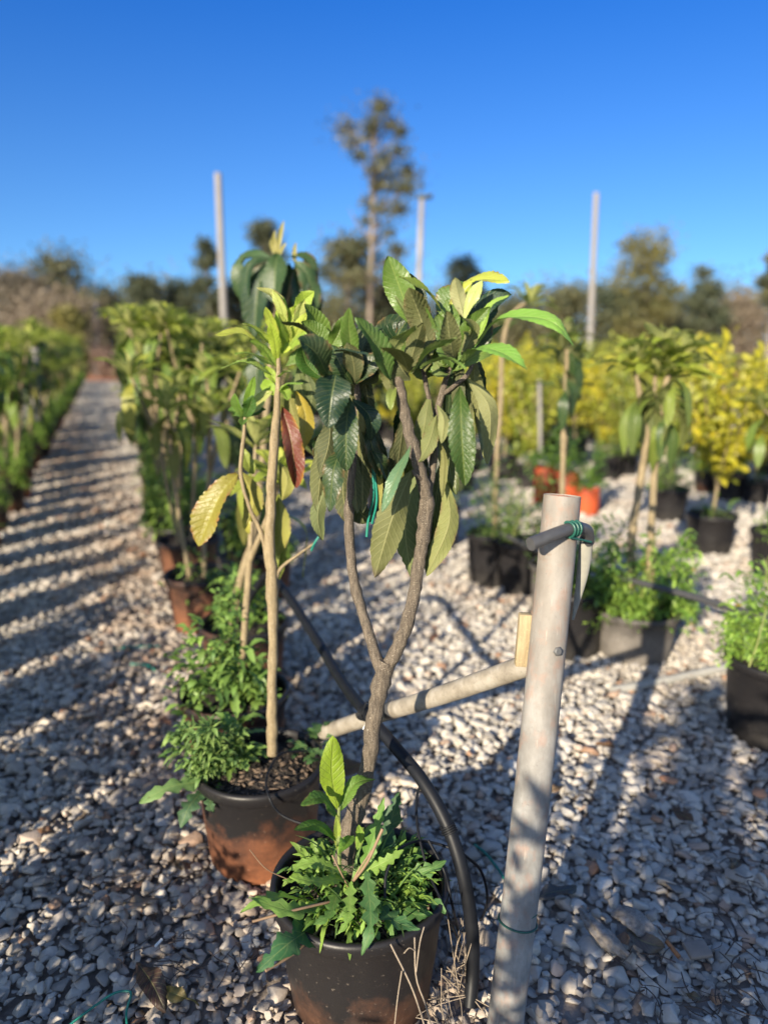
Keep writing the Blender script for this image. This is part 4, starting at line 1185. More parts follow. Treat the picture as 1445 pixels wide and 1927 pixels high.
# ================================================================== LITTER ON THE GRAVEL
def litter_leaf(name, pl, wpx, col, label, zs, tilt=(0, 0, 1), curl=.4, petiole=None, **kw):
    m_ = MB()
    pts_ = np.array([G(x, y, zz) for (x, y), zz in zip(pl, zs)])
    leaf(m_, pts_, wpx / F * depth(pl[1][0], pl[1][1], pts_[1][1]), nrm(tilt), col, 36, 10, fold=.55, corr=.022, serr=.05, curl=curl, wave=.16, rng=rng, **kw)
    if petiole:
        m_.tube([G(x, y, zz) for x, y, zz in petiole], .002, 6, n=12, col=(*col, 1))
    return tag(m_.build(name, M['leaf']), label, "leaf")
litter_leaf("dead_leaf", [(258, 1812), (285, 1850), (312, 1905)], 44, (.062, .036, .030), "large curled dark brown dead leaf on the gravel", (.05, .065, .035), (.3, -.5, .8))
litter_leaf("dead_leaf", [(310, 1862), (330, 1872), (352, 1880)], 28, (.24, .17, .05), "small yellowish dead leaf with stalk touching the dark brown leaf", (.045, .05, .045), (.1, -.4, .9), petiole=[(350, 1879, .045), (365, 1884, .045), (374, 1893, .03)])
litter_leaf("dead_leaf", [(232, 1700), (262, 1697), (290, 1692)], 24, (.21, .15, .125), "flat pinkish brown dead leaf left of the second pot", (.045, .055, .045))
litter_leaf("dead_leaf", [(600, 1470), (640, 1450), (690, 1438)], 32, (.16, .09, .05), "brown dead leaf behind the nearest pot, near the rim of the second", (.06, .10, .12), (0, -.5, .8))
litter_leaf("dead_leaf", [(1180, 1745), (1205, 1770), (1250, 1785)], 40, (.11, .075, .06), "curled dark leaf tucked under the weathered wood pieces", (.04, .07, .05), (.2, -.5, .8))
litter_leaf("dead_leaf", [(1265, 1525), (1285, 1535), (1305, 1548)], 26, (.10, .05, .03), "small dark brown leaf on the sunlit gravel strip", (.045, .055, .05), (.2, -.5, .8))
litter_leaf("dead_leaf", [(1010, 1690), (1040, 1680), (1085, 1672)], 34, (.075, .07, .075), "grey flat dead leaf right of the post foot", (.045, .05, .045))
for i_, (x_, y_, a_, c_) in enumerate(((70, 1560, .4, (.16, .08, .05)), (330, 1620, 1.2, (.12, .07, .045)), (1120, 1400, .2, (.15, .07, .04)), (1390, 1620, 2.0, (.10, .06, .045)), (1060, 1480, 2.6, (.13, .08, .05)), (300, 1350, .9, (.17, .07, .05)), (820, 1190, 1.7, (.17, .08, .055)), (1290, 1870, .6, (.11, .075, .05)))):
    litter_leaf("dead_leaf", [(x_, y_), (x_ + 18 * math.cos(a_), y_ + 9 * math.sin(a_)), (x_ + 38 * math.cos(a_), y_ + 18 * math.sin(a_))], 15, c_,
                ("small brown leaf on the shaded gravel at the far left, level with the second pot", "small dark leaf on the gravel left of the second pot's foot", "small rusty leaf on the gravel behind the post's middle", "small dark leaf at the right edge, amid shaded stones",
                 "small brown leaf right of the post's middle in shade", "small red-brown leaf on the path beside the third pot", "small rusty leaf on the sunny gravel behind the fork of the trunk", "small brown leaf near the bottom right among grey stones")[i_], (.045, .055, .045), (rng.uniform(-.3, .3), -.4, .85))
def wood_piece(pl, zs, wds, label, s):
    m_ = MB()
    r2 = np.random.default_rng(s)
    pts_ = np.array([G(x, y, zz) for (x, y), zz in zip(pl, zs)])
    c_ = spline(pts_, 26)
    w_ = np.interp(np.linspace(0, 1, 26), np.linspace(0, 1, len(wds)), wds)
    T2 = np.gradient(c_, axis=0); T2 /= np.linalg.norm(T2, axis=1)[:, None]
    S2 = np.cross(T2, [0, -.25, 1]); S2 /= np.linalg.norm(S2, axis=1)[:, None]
    N2 = np.cross(S2, T2)
    u = np.linspace(0, 2 * math.pi, 18, endpoint=False)
    jag = 1 + .22 * r2.normal(size=(1, 18)) + .08 * r2.normal(size=(26, 18))
    pt = c_[:, None] + (w_[:, None] * jag * np.cos(u))[..., None] * S2[:, None] + (.34 * w_[:, None] * jag * np.sin(u))[..., None] * N2[:, None]
    m_.grid(pt[:, ::-1], wrap=True)
    for e_, s_ in ((0, 1), (-1, -1)):
        i = np.arange(18); j = (i + 1) % 18; o_ = np.full(18, 18)
        m_.add(np.vstack([pt[e_], c_[e_]]), np.stack([i, j, o_, o_] if s_ > 0 else [j, i, o_, o_], -1))
    return tag(m_.build("weathered_wood", M['grey_wood']), label, "wood")
wood_piece([(1152, 1718), (1180, 1722), (1215, 1752), (1248, 1780)], (.06, .075, .07, .045), (.012, .030, .027, .014), "upper weathered grey wood piece with frayed fibres on the gravel", 1)
wood_piece([(1090, 1710), (1115, 1742), (1145, 1772), (1182, 1802)], (.055, .06, .055, .04), (.006, .018, .026, .010), "lower weathered grey wood piece, narrow at its top end, on gravel", 2)
mb = MB(); mb.tube([G(1254, 1772, .05), G(1278, 1802, .04)], .0058, 8, n=6)
tag(mb.build("broken_stick", plain("orange_stick", (.30, .13, .05), .7)), "short orange-brown stick beside the weathered wood pieces", "stick")
mb = MB(); mb.box(G(1312, 1788, .05), .058, .045, .012, np.array(Matrix.Rotation(.15, 3, 'Z') @ Matrix.Rotation(.15, 3, 'X')))
tag(mb.build("flat_chip", plain("grey_brown_chip", (.20, .165, .14), .85, 60, .3), bevel=.003), "flat grey-brown rectangular chip right of the weathered wood", "chip")
def orange_stone(px, py, s, label, seed):
    me_ = stone_mesh(seed).copy()
    me_.materials.clear(); me_.materials.append(M['brick'])
    o_ = bpy.data.objects.new("orange_stone", me_)
    COL.objects.link(o_)
    o_.location = G(px, py, .04); o_.scale = (s, s, s * .8); o_.rotation_euler = (.2, .1, seed)
    return tag(o_, label, "stone")
orange_stone(1258, 1468, .07, "larger orange stone on the sunlit strip of gravel", 103)
orange_stone(1428, 1490, .06, "dull orange stone at the edge of the shaded gravel", 106)
mb = MB(); mb.tube([G(292, 1782, .05), G(305, 1768, .055)], .0035, 8, n=4)
tag(mb.build("white_stub", M['white_tag']), "tiny white plastic stub on the gravel left of the nearest pot", "plastic stub")
# dry twigs leaning on the right side of the front pot
TW = [([(800, 1935, 1.26), (775, 1860, 1.26), (735, 1778, 1.27)], .0028), ([(812, 1935, 1.25), (800, 1890, 1.25), (783, 1840, 1.25), (780, 1765, 1.26)], .0026), ([(783, 1830, 1.25), (790, 1775, 1.26), (798, 1745, 1.27)], .002),
      ([(742, 1935, 1.25), (748, 1880, 1.25), (756, 1828, 1.25)], .002), ([(781, 1790, 1.255), (770, 1785, 1.25), (760, 1795, 1.25)], .0016)]
twT = MB()
for pl, r_ in TW:
    twT.tube([P(*q) for q in pl], r_ * .62, 6, n=12)
tag(twT.build("dry_twig", M['twig']), "bare branched dry twig standing against the nearest pot", "twig")
mb = MB()
rng = np.random.default_rng(21)
for k in range(22):
    x0, y0 = rng.uniform(800, 880), rng.uniform(1780, 1940)
    p0 = G(x0, y0, .01)
    a_ = rng.uniform(-.5, .5)
    p1 = p0 + np.array([math.sin(a_) * .12, rng.uniform(-.02, .08), rng.uniform(.05, .22)])
    mb.tube([p0, (p0 + p1) / 2 + rvec(rng) * .015, p1], rng.uniform(.0006, .0012), 5, n=8)
for k in range(14):
    p0 = G(rng.uniform(790, 875), rng.uniform(1800, 1940), .035)
    a_ = rng.uniform(0, 6.28)
    d_ = np.array([math.cos(a_), math.sin(a_), .1]) * rng.uniform(.05, .12)
    mb.tube([p0 - d_, p0 + rvec(rng) * .01, p0 + d_], .0012, 5, n=6)
tag(mb.build("dry_grass_tuft", M['twig']), "tuft of dry straw between the nearest pot and the thick hose", "dry grass")
mb = MB()
for k in range(90):
    x0, y0 = (rng.uniform(1330, 1445), rng.uniform(1500, 1900)) if k % 2 else (rng.uniform(1150, 1445), rng.uniform(1660, 1930))
    p0 = G(x0, y0, rng.uniform(.035, .05))
    a_ = rng.uniform(0, 6.28)
    d_ = np.array([math.cos(a_), math.sin(a_), rng.uniform(-.1, .15)]) * rng.uniform(.01, .045)
    mb.tube([p0 - d_, p0 + rvec(rng) * .008, p0 + d_], rng.uniform(.0008, .002), 5, n=6)
for k in range(60):
    p0 = G(rng.uniform(220, 480), rng.uniform(1640, 1850), rng.uniform(.03, .05))
    a_ = rng.uniform(0, 6.28)
    d_ = np.array([math.cos(a_), math.sin(a_), rng.uniform(-.1, .15)]) * rng.uniform(.01, .05)
    mb.tube([p0 - d_, p0 + rvec(rng) * .006, p0 + d_], rng.uniform(.0007, .0016), 5, n=6)
tag(mb.build("twig_litter", plain("dark_twig_litter", (.07, .05, .04), .9, 60, .5)), "scattered dark twig bits lying between the stones", "litter", kind="stuff")

# ================================================================== ROWS OF POTTED TREES
def loquat(seed, H, pal_top, pal_low, pot='pot_rust', nstem=2, nwhorl=4, weeds=1, weedpal=((.11, .20, .04), (.30, .42, .085)), lodn=1.0, lean=.06, size=1.0, nhang=14, shoots=False):
    rg = np.random.default_rng(seed)
    root = thing("potted_loquat_tree", (0, 0, 0), "potted loquat", "potted tree")
    m_ = MB(); pot_geo(m_, (0, 0, 0), rng=rg); pt_ = m_.build("pot", M[pot], root)
    m_ = MB(); soil_geo(m_, (0, 0, .27), .175, rg); m_.build("soil", M['soil'], pt_)
    tr, fo, ha = MB(), MB(), MB()
    tips = []
    base = np.array([rg.uniform(-.03, .03), rg.uniform(-.03, .03), .25])
    for k_ in range(nstem):
        a_ = k_ * 6.283 / nstem + rg.uniform(-.5, .5)
        b0 = base + np.array([math.cos(a_), math.sin(a_), 0]) * (.0 if nstem == 1 else .035)
        fork = b0 + np.array([math.cos(a_) * .07, math.sin(a_) * .07, (H - .25) * rg.uniform(.35, .55)]) + rvec(rg) * lean * .4
        tr.tube([b0, (b0 + fork) / 2 + rvec(rg) * .015, fork], [.014, .0125, .012], 8, n=12, jit=.05, rng=rg)
        nb = max(1, round(nwhorl / nstem))
        for j in range(nb):
            a2 = a_ + (j - (nb - 1) / 2) * 1.6 + rg.uniform(-.4, .4)
            tip_ = fork + np.array([math.cos(a2) * .13, math.sin(a2) * .13, 0]) * rg.uniform(.5, 1.5)
            tip_[2] = H * rg.uniform(.66, .93)
            tr.tube([fork, (fork + tip_) / 2 + rvec(rg) * .02, tip_], [.011, .009, .007], 7, n=12, jit=.05, rng=rg)
            tips.append(tip_)
    for tp in tips:
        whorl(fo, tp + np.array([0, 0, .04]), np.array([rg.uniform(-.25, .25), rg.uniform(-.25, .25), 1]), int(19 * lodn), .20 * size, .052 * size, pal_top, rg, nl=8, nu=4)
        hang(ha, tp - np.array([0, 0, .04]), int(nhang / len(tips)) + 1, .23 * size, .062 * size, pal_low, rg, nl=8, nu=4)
        if shoots:
            for q in range(3):
                d_ = nrm([rg.normal(0, .12), rg.normal(0, .12), 1])
                leaf(fo, [tp, tp + d_ * .1, tp + d_ * rg.uniform(.14, .24)], .028, nrm([-.3, -.9, .2]), (.42, .38, .12), 8, 4, corr=.02, serr=0, rng=rg)
    tr.build("trunk", M['stem'], root)
    fo.build("foliage", M['young'], root)
    if ha.n: ha.build("hanging_leaves", M['leaf'], root)
    if weeds:
        m_ = MB()
        weed_clump(m_, (rg.uniform(-.04, .04), rg.uniform(-.04, .04), .28), .20, int(560 * weeds), rg, .055, .019, weedpal, .08 + .09 * weeds, 0, 4, 2, .7)
        m_.build("weed_leaves", M['small'], root)
    return root
def place(o, x, y, rz=0., s=1., label=None, group=None, name=None):
    o.location = (x, y, 0)
    o.rotation_euler = (0, 0, rz)
    o.scale = (s, s, s)
    if label: o["label"] = label
    if group: o["group"] = group
    return o
rng = np.random.default_rng(31)
GRIGHT = "potted loquats in the row right of the gravel path"
GLEFT = "potted loquats in the row left of the gravel path"
# third to sixth pots of the right-hand row, each its own look
t3 = place(loquat(41, 1.28, LIME, ((.12, .16, .03), (.30, .28, .045)), 'pot_rust', 1, 2, 1.5, ((.09, .18, .045), (.24, .36, .08)), nhang=6), -.53, 2.43, .4, 1, "third potted loquat from the front, its pot overgrown with small-leaved weeds", GRIGHT)
t4 = thing("potted_loquat_tree", (-.62, 3.1, 0), "tallest potted loquat, big dark drooping leaves and pale upright shoots", "potted tree", GRIGHT)
m_ = MB(); pot_geo(m_, (-.62, 3.1, 0), rng=rng); pt_ = m_.build("pot", M['pot_rust'], t4)
m_ = MB(); soil_geo(m_, (-.62, 3.1, .27), .175, rng); m_.build("soil", M['soil'], pt_)
m_ = MB(); weed_clump(m_, (-.62, 3.1, .28), .19, 260, rng, .08, .02, ((.09, .18, .035), (.24, .36, .07)), .16, 0, 5, 2, .5); m_.build("weed_leaves", M['small'], t4)
m_ = MB(); branch(m_, [(438, 1185, 0), (444, 1130, 0), (462, 1060, 0), (478, 1000, 0), (498, 820, 0), (512, 640, 0), (522, 490, 0)], [18, 17, 16, 15, 13, 11, 9], 40, rng, 10, 3.1)
branch(m_, [(508, 680, 0), (530, 600, .03), (548, 540, .03), (556, 500, .03)], [9, 8, 8, 7], 16, rng, 8, 3.1)
m_.build("trunk", M['stem'], t4)
m_ = MB()
for pl, w_, nn in (([(522, 478, -.02), (516, 505, -.08), (513, 572, -.09)], 58, (-.15, -.95, .3)), ([(512, 482, 0), (470, 500, -.02), (455, 600, 0)], 36, (-.6, -.7, .4)), ([(508, 488, .02), (484, 540, -.02), (476, 640, -.02)], 50, (-.3, -.9, .3)),
        ([(552, 492, 0), (578, 515, -.02), (594, 585, 0)], 40, (.4, -.8, .4)), ([(540, 480, .02), (575, 488, .04), (592, 545, .06)], 34, (.3, -.6, .7)), ([(545, 495, .05), (546, 550, .05), (543, 625, .05)], 52, (.1, -.95, .3)),
        ([(555, 500, .02), (563, 545, -.03), (560, 610, -.03)], 40, (.2, -.95, .3)), ([(500, 495, .08), (490, 530, .1), (500, 600, .1)], 50, (-.2, -.9, .3)), ([(525, 500, .1), (530, 560, .12), (525, 640, .12)], 60, (0, -.95, .3)),
        ([(512, 490, .06), (462, 490, .12), (452, 560, .14)], 40, (-.3, -.5, .8)), ([(570, 500, .08), (585, 540, .1), (580, 620, .1)], 44, (.2, -.9, .3)), ([(515, 640, .03), (490, 680, .0), (480, 760, .0)], 40, (-.3, -.9, .3)), ([(505, 720, .03), (470, 740, .03), (455, 820, .03)], 38, (-.3, -.9, .3))):
    LF(m_, pl, w_, rcol((.016, .042, .016), (.035, .072, .022), rng), d0=3.1, n=nn, corr=.03, rng=rng)
m_.build("hanging_leaves", M['leaf'], t4)
m_ = MB()
for pl, w_ in (([(521, 482, 0), (518, 455, 0), (516, 430, 0)], 12), ([(523, 482, 0), (527, 450, 0), (531, 412, .02)], 9), ([(519, 482, 0), (513, 462, 0), (508, 448, 0)], 8), ([(556, 502, .03), (556, 480, .03), (557, 458, .03)], 10), ([(526, 482, 0), (533, 468, 0), (538, 458, 0)], 8)):
    LF(m_, pl, w_, (.34, .30, .10), d0=3.1, fold=.5, rng=rng)
m_.build("new_shoots", M['young'], t4)
t5 = place(loquat(43, 1.76, LIME, ((.12, .16, .03), (.30, .28, .045)), 'pot_rust', 2, 6, .12, nhang=12, size=1.1), -.98, 3.82, .2, 1, "potted loquat with bare pale stems in a brown pot with a grey rim band", GRIGHT)
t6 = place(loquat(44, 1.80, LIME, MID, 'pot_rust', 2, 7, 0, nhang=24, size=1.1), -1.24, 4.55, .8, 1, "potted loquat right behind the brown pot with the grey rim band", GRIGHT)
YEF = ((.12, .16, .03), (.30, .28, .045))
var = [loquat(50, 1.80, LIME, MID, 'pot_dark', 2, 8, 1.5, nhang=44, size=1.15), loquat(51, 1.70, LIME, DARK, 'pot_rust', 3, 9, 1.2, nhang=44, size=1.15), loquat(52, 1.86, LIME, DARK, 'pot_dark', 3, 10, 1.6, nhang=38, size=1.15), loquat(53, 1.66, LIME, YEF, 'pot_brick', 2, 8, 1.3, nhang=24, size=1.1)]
used = set()
def put(i, x, y, label, group, s=None):
    if i not in used:
        used.add(i); o = var[i]
    else:
        o = copy_tree(var[i])
    return place(o, x, y, rng.uniform(0, 6.28), s or rng.uniform(.88, 1.06), label, group)
put(1, -.74, 4.35, "bushy potted loquat behind the tallest loquat's pot, right of the brown pots", GRIGHT, .98)
put(2, -.98, 5.15, "second bushy loquat behind the tallest loquat, set back from the brown pots", GRIGHT, .95)
s_ = 3.2
k_ = 0
while s_ < 32:
    x, y = row(rng.uniform(-.05, .05) - .02, s_)
    put([2, 0, 1, 0, 2, 1, 3][k_ % 7] if k_ > 0 else 0, x, y, "bushy potted loquat farther back in the row right of the path, blurred among its neighbours" if k_ > 0 else "potted loquat with the bright green weed mound beside the gravel path", GRIGHT)
    s_ += rng.uniform(.42, .54) if s_ < 9 else rng.uniform(.55, .72) if s_ < 14 else rng.uniform(.8, 1.0)
    k_ += 1
# left row: seen from the frame edge onwards; the same row goes on beside and behind the camera and throws the stripes of shade
u_ = -3.6
k_ = 0
while u_ < 36:
    x, y = -1.07 - .345 * u_ + rng.uniform(-.05, .05), .9386 * u_ + rng.uniform(-.04, .04)
    if not -2.5 < u_ < 1.5:
        put([0, 3, 1, 2, 3, 0][k_ % 6], x, y, "potted loquat of the row along the left edge of the gravel path", GLEFT)
    u_ += rng.uniform(.46, .60) if u_ < 1 else rng.uniform(.56, .7) if u_ < 15 else rng.uniform(.8, 1.0)
    k_ += 1
def left_row(u, off=0.):
    return -1.07 - .345 * u + off, .9386 * u
for u, i in ((-1.2, 0), (-1.5, 2), (-1.9, 1), (-2.3, 2)):
    put(i, *left_row(u), "potted loquat of the row along the left edge of the gravel path", GLEFT, 1.0)
u_ = 7.
while u_ < 30:
    x, y = -2.9 - .345 * u_ + rng.uniform(-.1, .1), .9386 * u_
    put(int(rng.integers(0, 3)), x, y, "potted loquat of the next row, behind the left edge row", "potted loquats in the second row left of the path")
    u_ += rng.uniform(.9, 1.2)

s_ = 5.2
while s_ < 20:
    x, y = row(1.96 + rng.uniform(-.08, .08), s_)
    put(int(rng.integers(0, 3)), x, y, "potted loquat seen between the forked trunk and its leaves, in the row behind", "potted loquats in the row behind the forked loquat", .9)
    s_ += rng.uniform(.75, 1.0)
# third row: pots of weeds
def weed_pot(seed, pot, r, h, n, pal, label, x, y, over=.5, hh=.18, rt=.19, sprigs=0, flowers=0, L=.11, rr=.2, tilt=0.):
    rg = np.random.default_rng(seed)
    root = thing("weedy_pot", (x, y, 0), label, "pot", "weedy pots right of the pale post")
    m_ = MB(); pot_geo(m_, (x, y, 0), rt, rt * .84, h, rng=rg); pt_ = m_.build("pot", M[pot], root)
    m_ = MB(); soil_geo(m_, (x, y, h - .05), rt * .92, rg); m_.build("soil", M['soil'], pt_)
    m_ = MB()
    weed_clump(m_, (x, y, h - .03), rr, int(n * 4.2), rg, L * .36, .013, pal, hh, 0, 5, 2, over)
    weed_clump(m_, (x, y, h - .03), rr, n, rg, L * .5, .024, pal, hh, 4, 10, 4, over)
    for _ in range(sprigs):
        a_ = rg.uniform(0, 6.28)
        p0 = np.array([x + rg.normal(0, .07), y + rg.normal(0, .07), h])
        p1 = p0 + np.array([rg.normal(0, .07), rg.normal(0, .07), rg.uniform(.2, .42)])
        m_.tube([p0, (p0 + p1) / 2 + rvec(rg) * .02, p1], [.004, .003, .0015], 5, n=8, col=(.30, .33, .10, 1))
        for q in np.linspace(.25, 1, 12):
            pp = p0 + (p1 - p0) * q
            d_ = nrm([rg.normal(), rg.normal(), .5])
            leaf(m_, [pp, pp + d_ * .025, pp + d_ * .05], .014, nrm([-d_[0], -d_[1], 1]), (.20, .27, .10), 5, 2, corr=0, serr=0, rng=rg)
    m_.build("weed_leaves", M['small'], root)
    if flowers:
        m_ = MB()
        for _ in range(flowers):
            c_ = np.array([x + rg.normal(0, rr * .6), y + rg.normal(0, rr * .6), h + hh * rg.uniform(.6, 1.2)])
            for q in range(8):
                a_ = q * .785
                d_ = np.array([math.cos(a_), math.sin(a_), .25])
                leaf(m_, [c_, c_ + d_ * .008, c_ + d_ * .016], .009, (0, 0, 1), (.75, .45, .02), 4, 2, corr=0, serr=0, rng=rg)
        m_.build("flowers", M['small'], root)
    return root
GR2 = ((.11, .22, .035), (.30, .44, .08))
GF = "potted loquats in the row of weedy pots right of the pale post"
w1 = weed_pot(61, 'pot_black', .2, .34, 420, GR2, "black pot cut by the frame edge, spilling green weeds and tall sprigs", 1.535, 2.66, .7, .2, .205, 9, 5, .13, .24)
w2 = weed_pot(62, 'pot_grey', .2, .25, 480, GR2, "two-stemmed loquat in a grey dusty pot under a bright green weed mound", 1.24, 3.46, .7, .24, .20, 3, 4, .13, .23)
w3 = weed_pot(63, 'pot_black', .2, .34, 120, ((.06, .12, .035), (.15, .24, .06)), "tan-stemmed loquat in a black pot with sparse weeds between forked trunk and post", .70, 4.62, .4, .3, .17, 5, 0, .10, .17)
w4 = weed_pot(66, 'pot_grey', .2, .30, 160, ((.06, .12, .035), (.15, .24, .06)), "slender dark-leaved loquat in a pot hidden right behind the post's bent pipe", .98, 4.05, .3, .12, .15, 2, 0, .09, .14)
weed_pot(67, 'pot_black', .2, .34, 150, ((.06, .12, .035), (.18, .28, .06)), "dark pot with sprawling weeds close behind the post, left of the grey dusty pot", .93, 3.5, .5, .16, .17, 3, 0, .1, .19)
weed_pot(68, 'pot_black', .2, .33, 140, ((.08, .15, .04), (.22, .32, .07)), "black pot with a ragged weed tuft just left of the post top", .86, 4.45, .5, .26, .165, 6, 2, .1, .18)
weed_pot(64, 'pot_black', .2, .32, 150, ((.08, .15, .05), (.17, .26, .07)), "black pot with pale weeds partly hidden behind the forked loquat's leaves", .40, 5.5, .4, .22, .18, 4, 0, .1, .18)
weed_pot(65, 'pot_black', .2, .32, 150, ((.06, .12, .035), (.13, .2, .06)), "black pot with low weeds behind the second loquat's leaves", .02, 6.5, .4, .2, .18, 3, 0, .1, .18)
for q_ in (w2, w3, w4):
    q_["category"] = "potted tree"; q_["group"] = GF; q_.name = "potted_loquat_tree"
def add_tree(root, d0, stems, whorls, hangs, pal_t, pal_h, seed, Lw=.2, Ww=.055, n=12):
    rg = np.random.default_rng(seed)
    m_ = MB()
    for pl, wp in stems:
        branch(m_, [(x, y, 0) for x, y in pl], wp, 26, rg, 10, d0)
    m_.build("trunk", M['stem'], root)
    m_ = MB()
    for x, y, ax in whorls:
        whorl(m_, P(x, y, d0 + rg.normal(0, .04)), ax, n, Lw, Ww, pal_t, rg, nl=10, nu=6)
    m_.build("foliage", M['young'], root)
    m_ = MB()
    for x, y, k in hangs:
        hang(m_, P(x, y, d0 + rg.normal(0, .05)), k, .24, .060, pal_h, rg, nl=12, nu=6, bend=.3)
    m_.build("hanging_leaves", M['leaf'], root)
for i_, (px_, py_, lab_) in enumerate(((1268, 985, "black pot with low weeds behind the two-stemmed loquat's lower leaves"), (1150, 905, "black pot with low weeds just right of the orange grow bags"), (868, 930, "black weedy pot left of the slender loquat, behind the forked loquat's glossy leaf"), (1385, 945, "black weedy pot under the yellow shrub at the right edge"))):
    g_ = G(px_, py_)
    weed_pot(90 + i_, 'pot_black', .17, .29, 130, ((.08, .15, .04), (.22, .32, .07)), lab_, g_[0], g_[1] + .15, .5, .2, .16, 4, 1, .1, .18)
add_tree(w2, 3.46, [([(1188, 1110), (1190, 1000), (1206, 900), (1216, 810), (1205, 745), (1194, 690)], [16, 15, 14, 14, 11, 9]), ([(1222, 1100), (1230, 900), (1240, 800), (1252, 730), (1262, 680)], [15, 14, 13, 12, 9]), ([(1216, 810), (1230, 760), (1232, 700)], [9, 8, 7])],
         [(1196, 672, (-.2, 0, 1)), (1250, 650, (0, 0, 1)), (1285, 660, (.3, 0, 1)), (1235, 690, (-.1, -.2, 1)), (1262, 700, (.1, -.3, 1))], [(1235, 712, 9), (1270, 715, 10), (1200, 705, 5), (1250, 770, 7)], LIME, ((.03, .07, .016), (.16, .20, .035)), 201, .24, .062, 19)
add_tree(w4, 4.05, [([(1056, 1010), (1058, 930), (1062, 800), (1066, 700), (1068, 640)], [12, 11, 11, 9, 7])], [(1068, 625, (0, 0, 1)), (1062, 675, (-.1, 0, 1)), (1080, 665, (.2, 0, 1)), (1066, 720, (0, 0, 1)), (1056, 640, (-.2, 0, 1))], [(1065, 690, 6), (1068, 640, 5)], ((.06, .10, .025), (.20, .24, .05)), DARK, 202, .20, .055, 15)
m3 = MB(); rg3 = np.random.default_rng(203)
branch(m3, [(930, 1010, 0), (936, 840, 0), (942, 760, 0), (946, 650, 0), (962, 592, 0), (992, 568, 0)], [11, 10, 10, 9, 7, 6], 26, rg3, 10, 4.62)
m3.build("trunk", M['stem'], w3)
m3 = MB(); whorl(m3, P(998, 562, 4.62), (.25, 0, 1), 13, .22, .05, LIME, rg3, nl=10, nu=6); whorl(m3, P(948, 610, 4.7), (-.2, 0, 1), 9, .18, .05, MID, rg3, nl=10, nu=6); m3.build("foliage", M['young'], w3)
c4 = place(loquat(73, 1.62, LIME, MID, 'pot_black', 2, 4, .3, nhang=14, size=1.15), 2.62, 4.75, 1.9, 1, "potted loquat cut off by the right frame edge", GF)
def bag(x, y, h, r, label, seed):
    rg = np.random.default_rng(seed)
    root = thing("orange_grow_bag", (x, y, 0), label, "grow bag", "orange grow bags behind the pale post")
    m_ = MB()
    m_.lathe([(.02, .004), (r * .96, .004), (r, .02), (r * 1.02, h * .6), (r * .98, h - .01), (r * 1.0, h), (r * .95, h - .004), (r * .93, h - .06)], 28, (x, y, 0), wob=.05, rng=rg)
    bg_ = m_.build("bag_body", M['pot_red'], root)
    m_ = MB(); soil_geo(m_, (x, y, h - .05), r * .9, rg); m_.build("soil", M['soil'], bg_)
    m_ = MB(); weed_clump(m_, (x, y, h - .03), r * 1.3, 170, rg, .12, .024, ((.07, .15, .03), (.17, .28, .05)), .2, 0, 6, 2, .3); m_.build("foliage", M['small'], root)
bag(1.56, 7.12, .36, .095, "left orange grow bag behind the post top", 1)
bag(1.74, 6.98, .33, .12, "middle orange grow bag directly behind the post top", 2)
bag(1.85, 6.62, .24, .10, "right orange grow bag, lowest of the three behind the post", 3)

# yellow shrubs
def shrub(seed, H, pal, n, rad=.34, pot='pot_black', low=.30):
    rg = np.random.default_rng(seed)
    root = thing("potted_shrub", (0, 0, 0), "yellow shrub", "shrub")
    m_ = MB(); pot_geo(m_, (0, 0, 0), .17, .145, .29, rng=rg); pt_ = m_.build("pot", M[pot], root)
    m_ = MB(); soil_geo(m_, (0, 0, .24), .155, rg); m_.build("soil", M['soil'], pt_)
    tr, fo = MB(), MB()
    f0 = np.array([rg.normal(0, .02), rg.normal(0, .02), H * .30])
    tr.tube([(0, 0, .22), f0 / 2 + np.array([.01, 0, .12]), f0], [.015, .013, .012], 8, n=8)
    for k in range(13):
        a_ = k * 2.4 + rg.uniform(-.3, .3)
        e_ = f0 + np.array([math.cos(a_) * rad * rg.uniform(.35, 1), math.sin(a_) * rad * rg.uniform(.35, 1), 0])
        e_[2] = H * rg.uniform(low, .97)
        tr.tube([f0, (f0 + e_) / 2 + rvec(rg) * .03, e_], [.008, .006, .003], 6, n=8)
        yel = rg.uniform(.2, 1)
        for j in range(n // 13):
            t_ = rg.uniform(.3, 1.05)
            p0 = f0 + (e_ - f0) * t_ + rvec(rg) * .09 * rg.uniform(.2, 1.4)
            d_ = nrm(rvec(rg) + np.array([0, 0, .25]))
            l_ = rg.uniform(.05, .10)
            c_ = np.array(pal[0]) * (1 - yel) + np.array(pal[1]) * yel
            c_ = c_ * rg.uniform(.7, 1.25)
            leaf(fo, [p0, p0 + d_ * l_ * .5 + np.array([0, 0, .006]), p0 + d_ * l_], l_ * .42, nrm(rvec(rg) + np.array([0, -.2, .7])), c_, 4, 2, fold=.2, corr=0, serr=0, rng=rg)
    tr.build("trunk", M['stem'], root); fo.build("crown", M['small'], root)
    m_ = MB(); weed_clump(m_, (0, 0, .26), .15, 40, rg, .09, .024, ((.08, .16, .03), (.2, .28, .06)), .12, 0, 5, 2, .4); m_.build("weed_leaves", M['small'], root)
    return root
YP = ((.17, .22, .03), (.50, .42, .025))
YG2 = ((.12, .18, .03), (.36, .36, .04))
shr = [shrub(81, 1.55, YP, 1300, .42), shrub(82, 1.48, YP, 1200, .46), shrub(83, 1.52, YG2, 1200, .42), shrub(84, 1.42, YG2, 1000, .40)]
near_sh = place(shrub(85, 1.58, YP, 1300, .40, low=.48), 2.42, 5.35, 1.0, 1.02, "nearest yellow-leaved potted shrub with a bare tan stem, at the right", "yellow-green potted shrubs in the far rows right")
rng = np.random.default_rng(78)
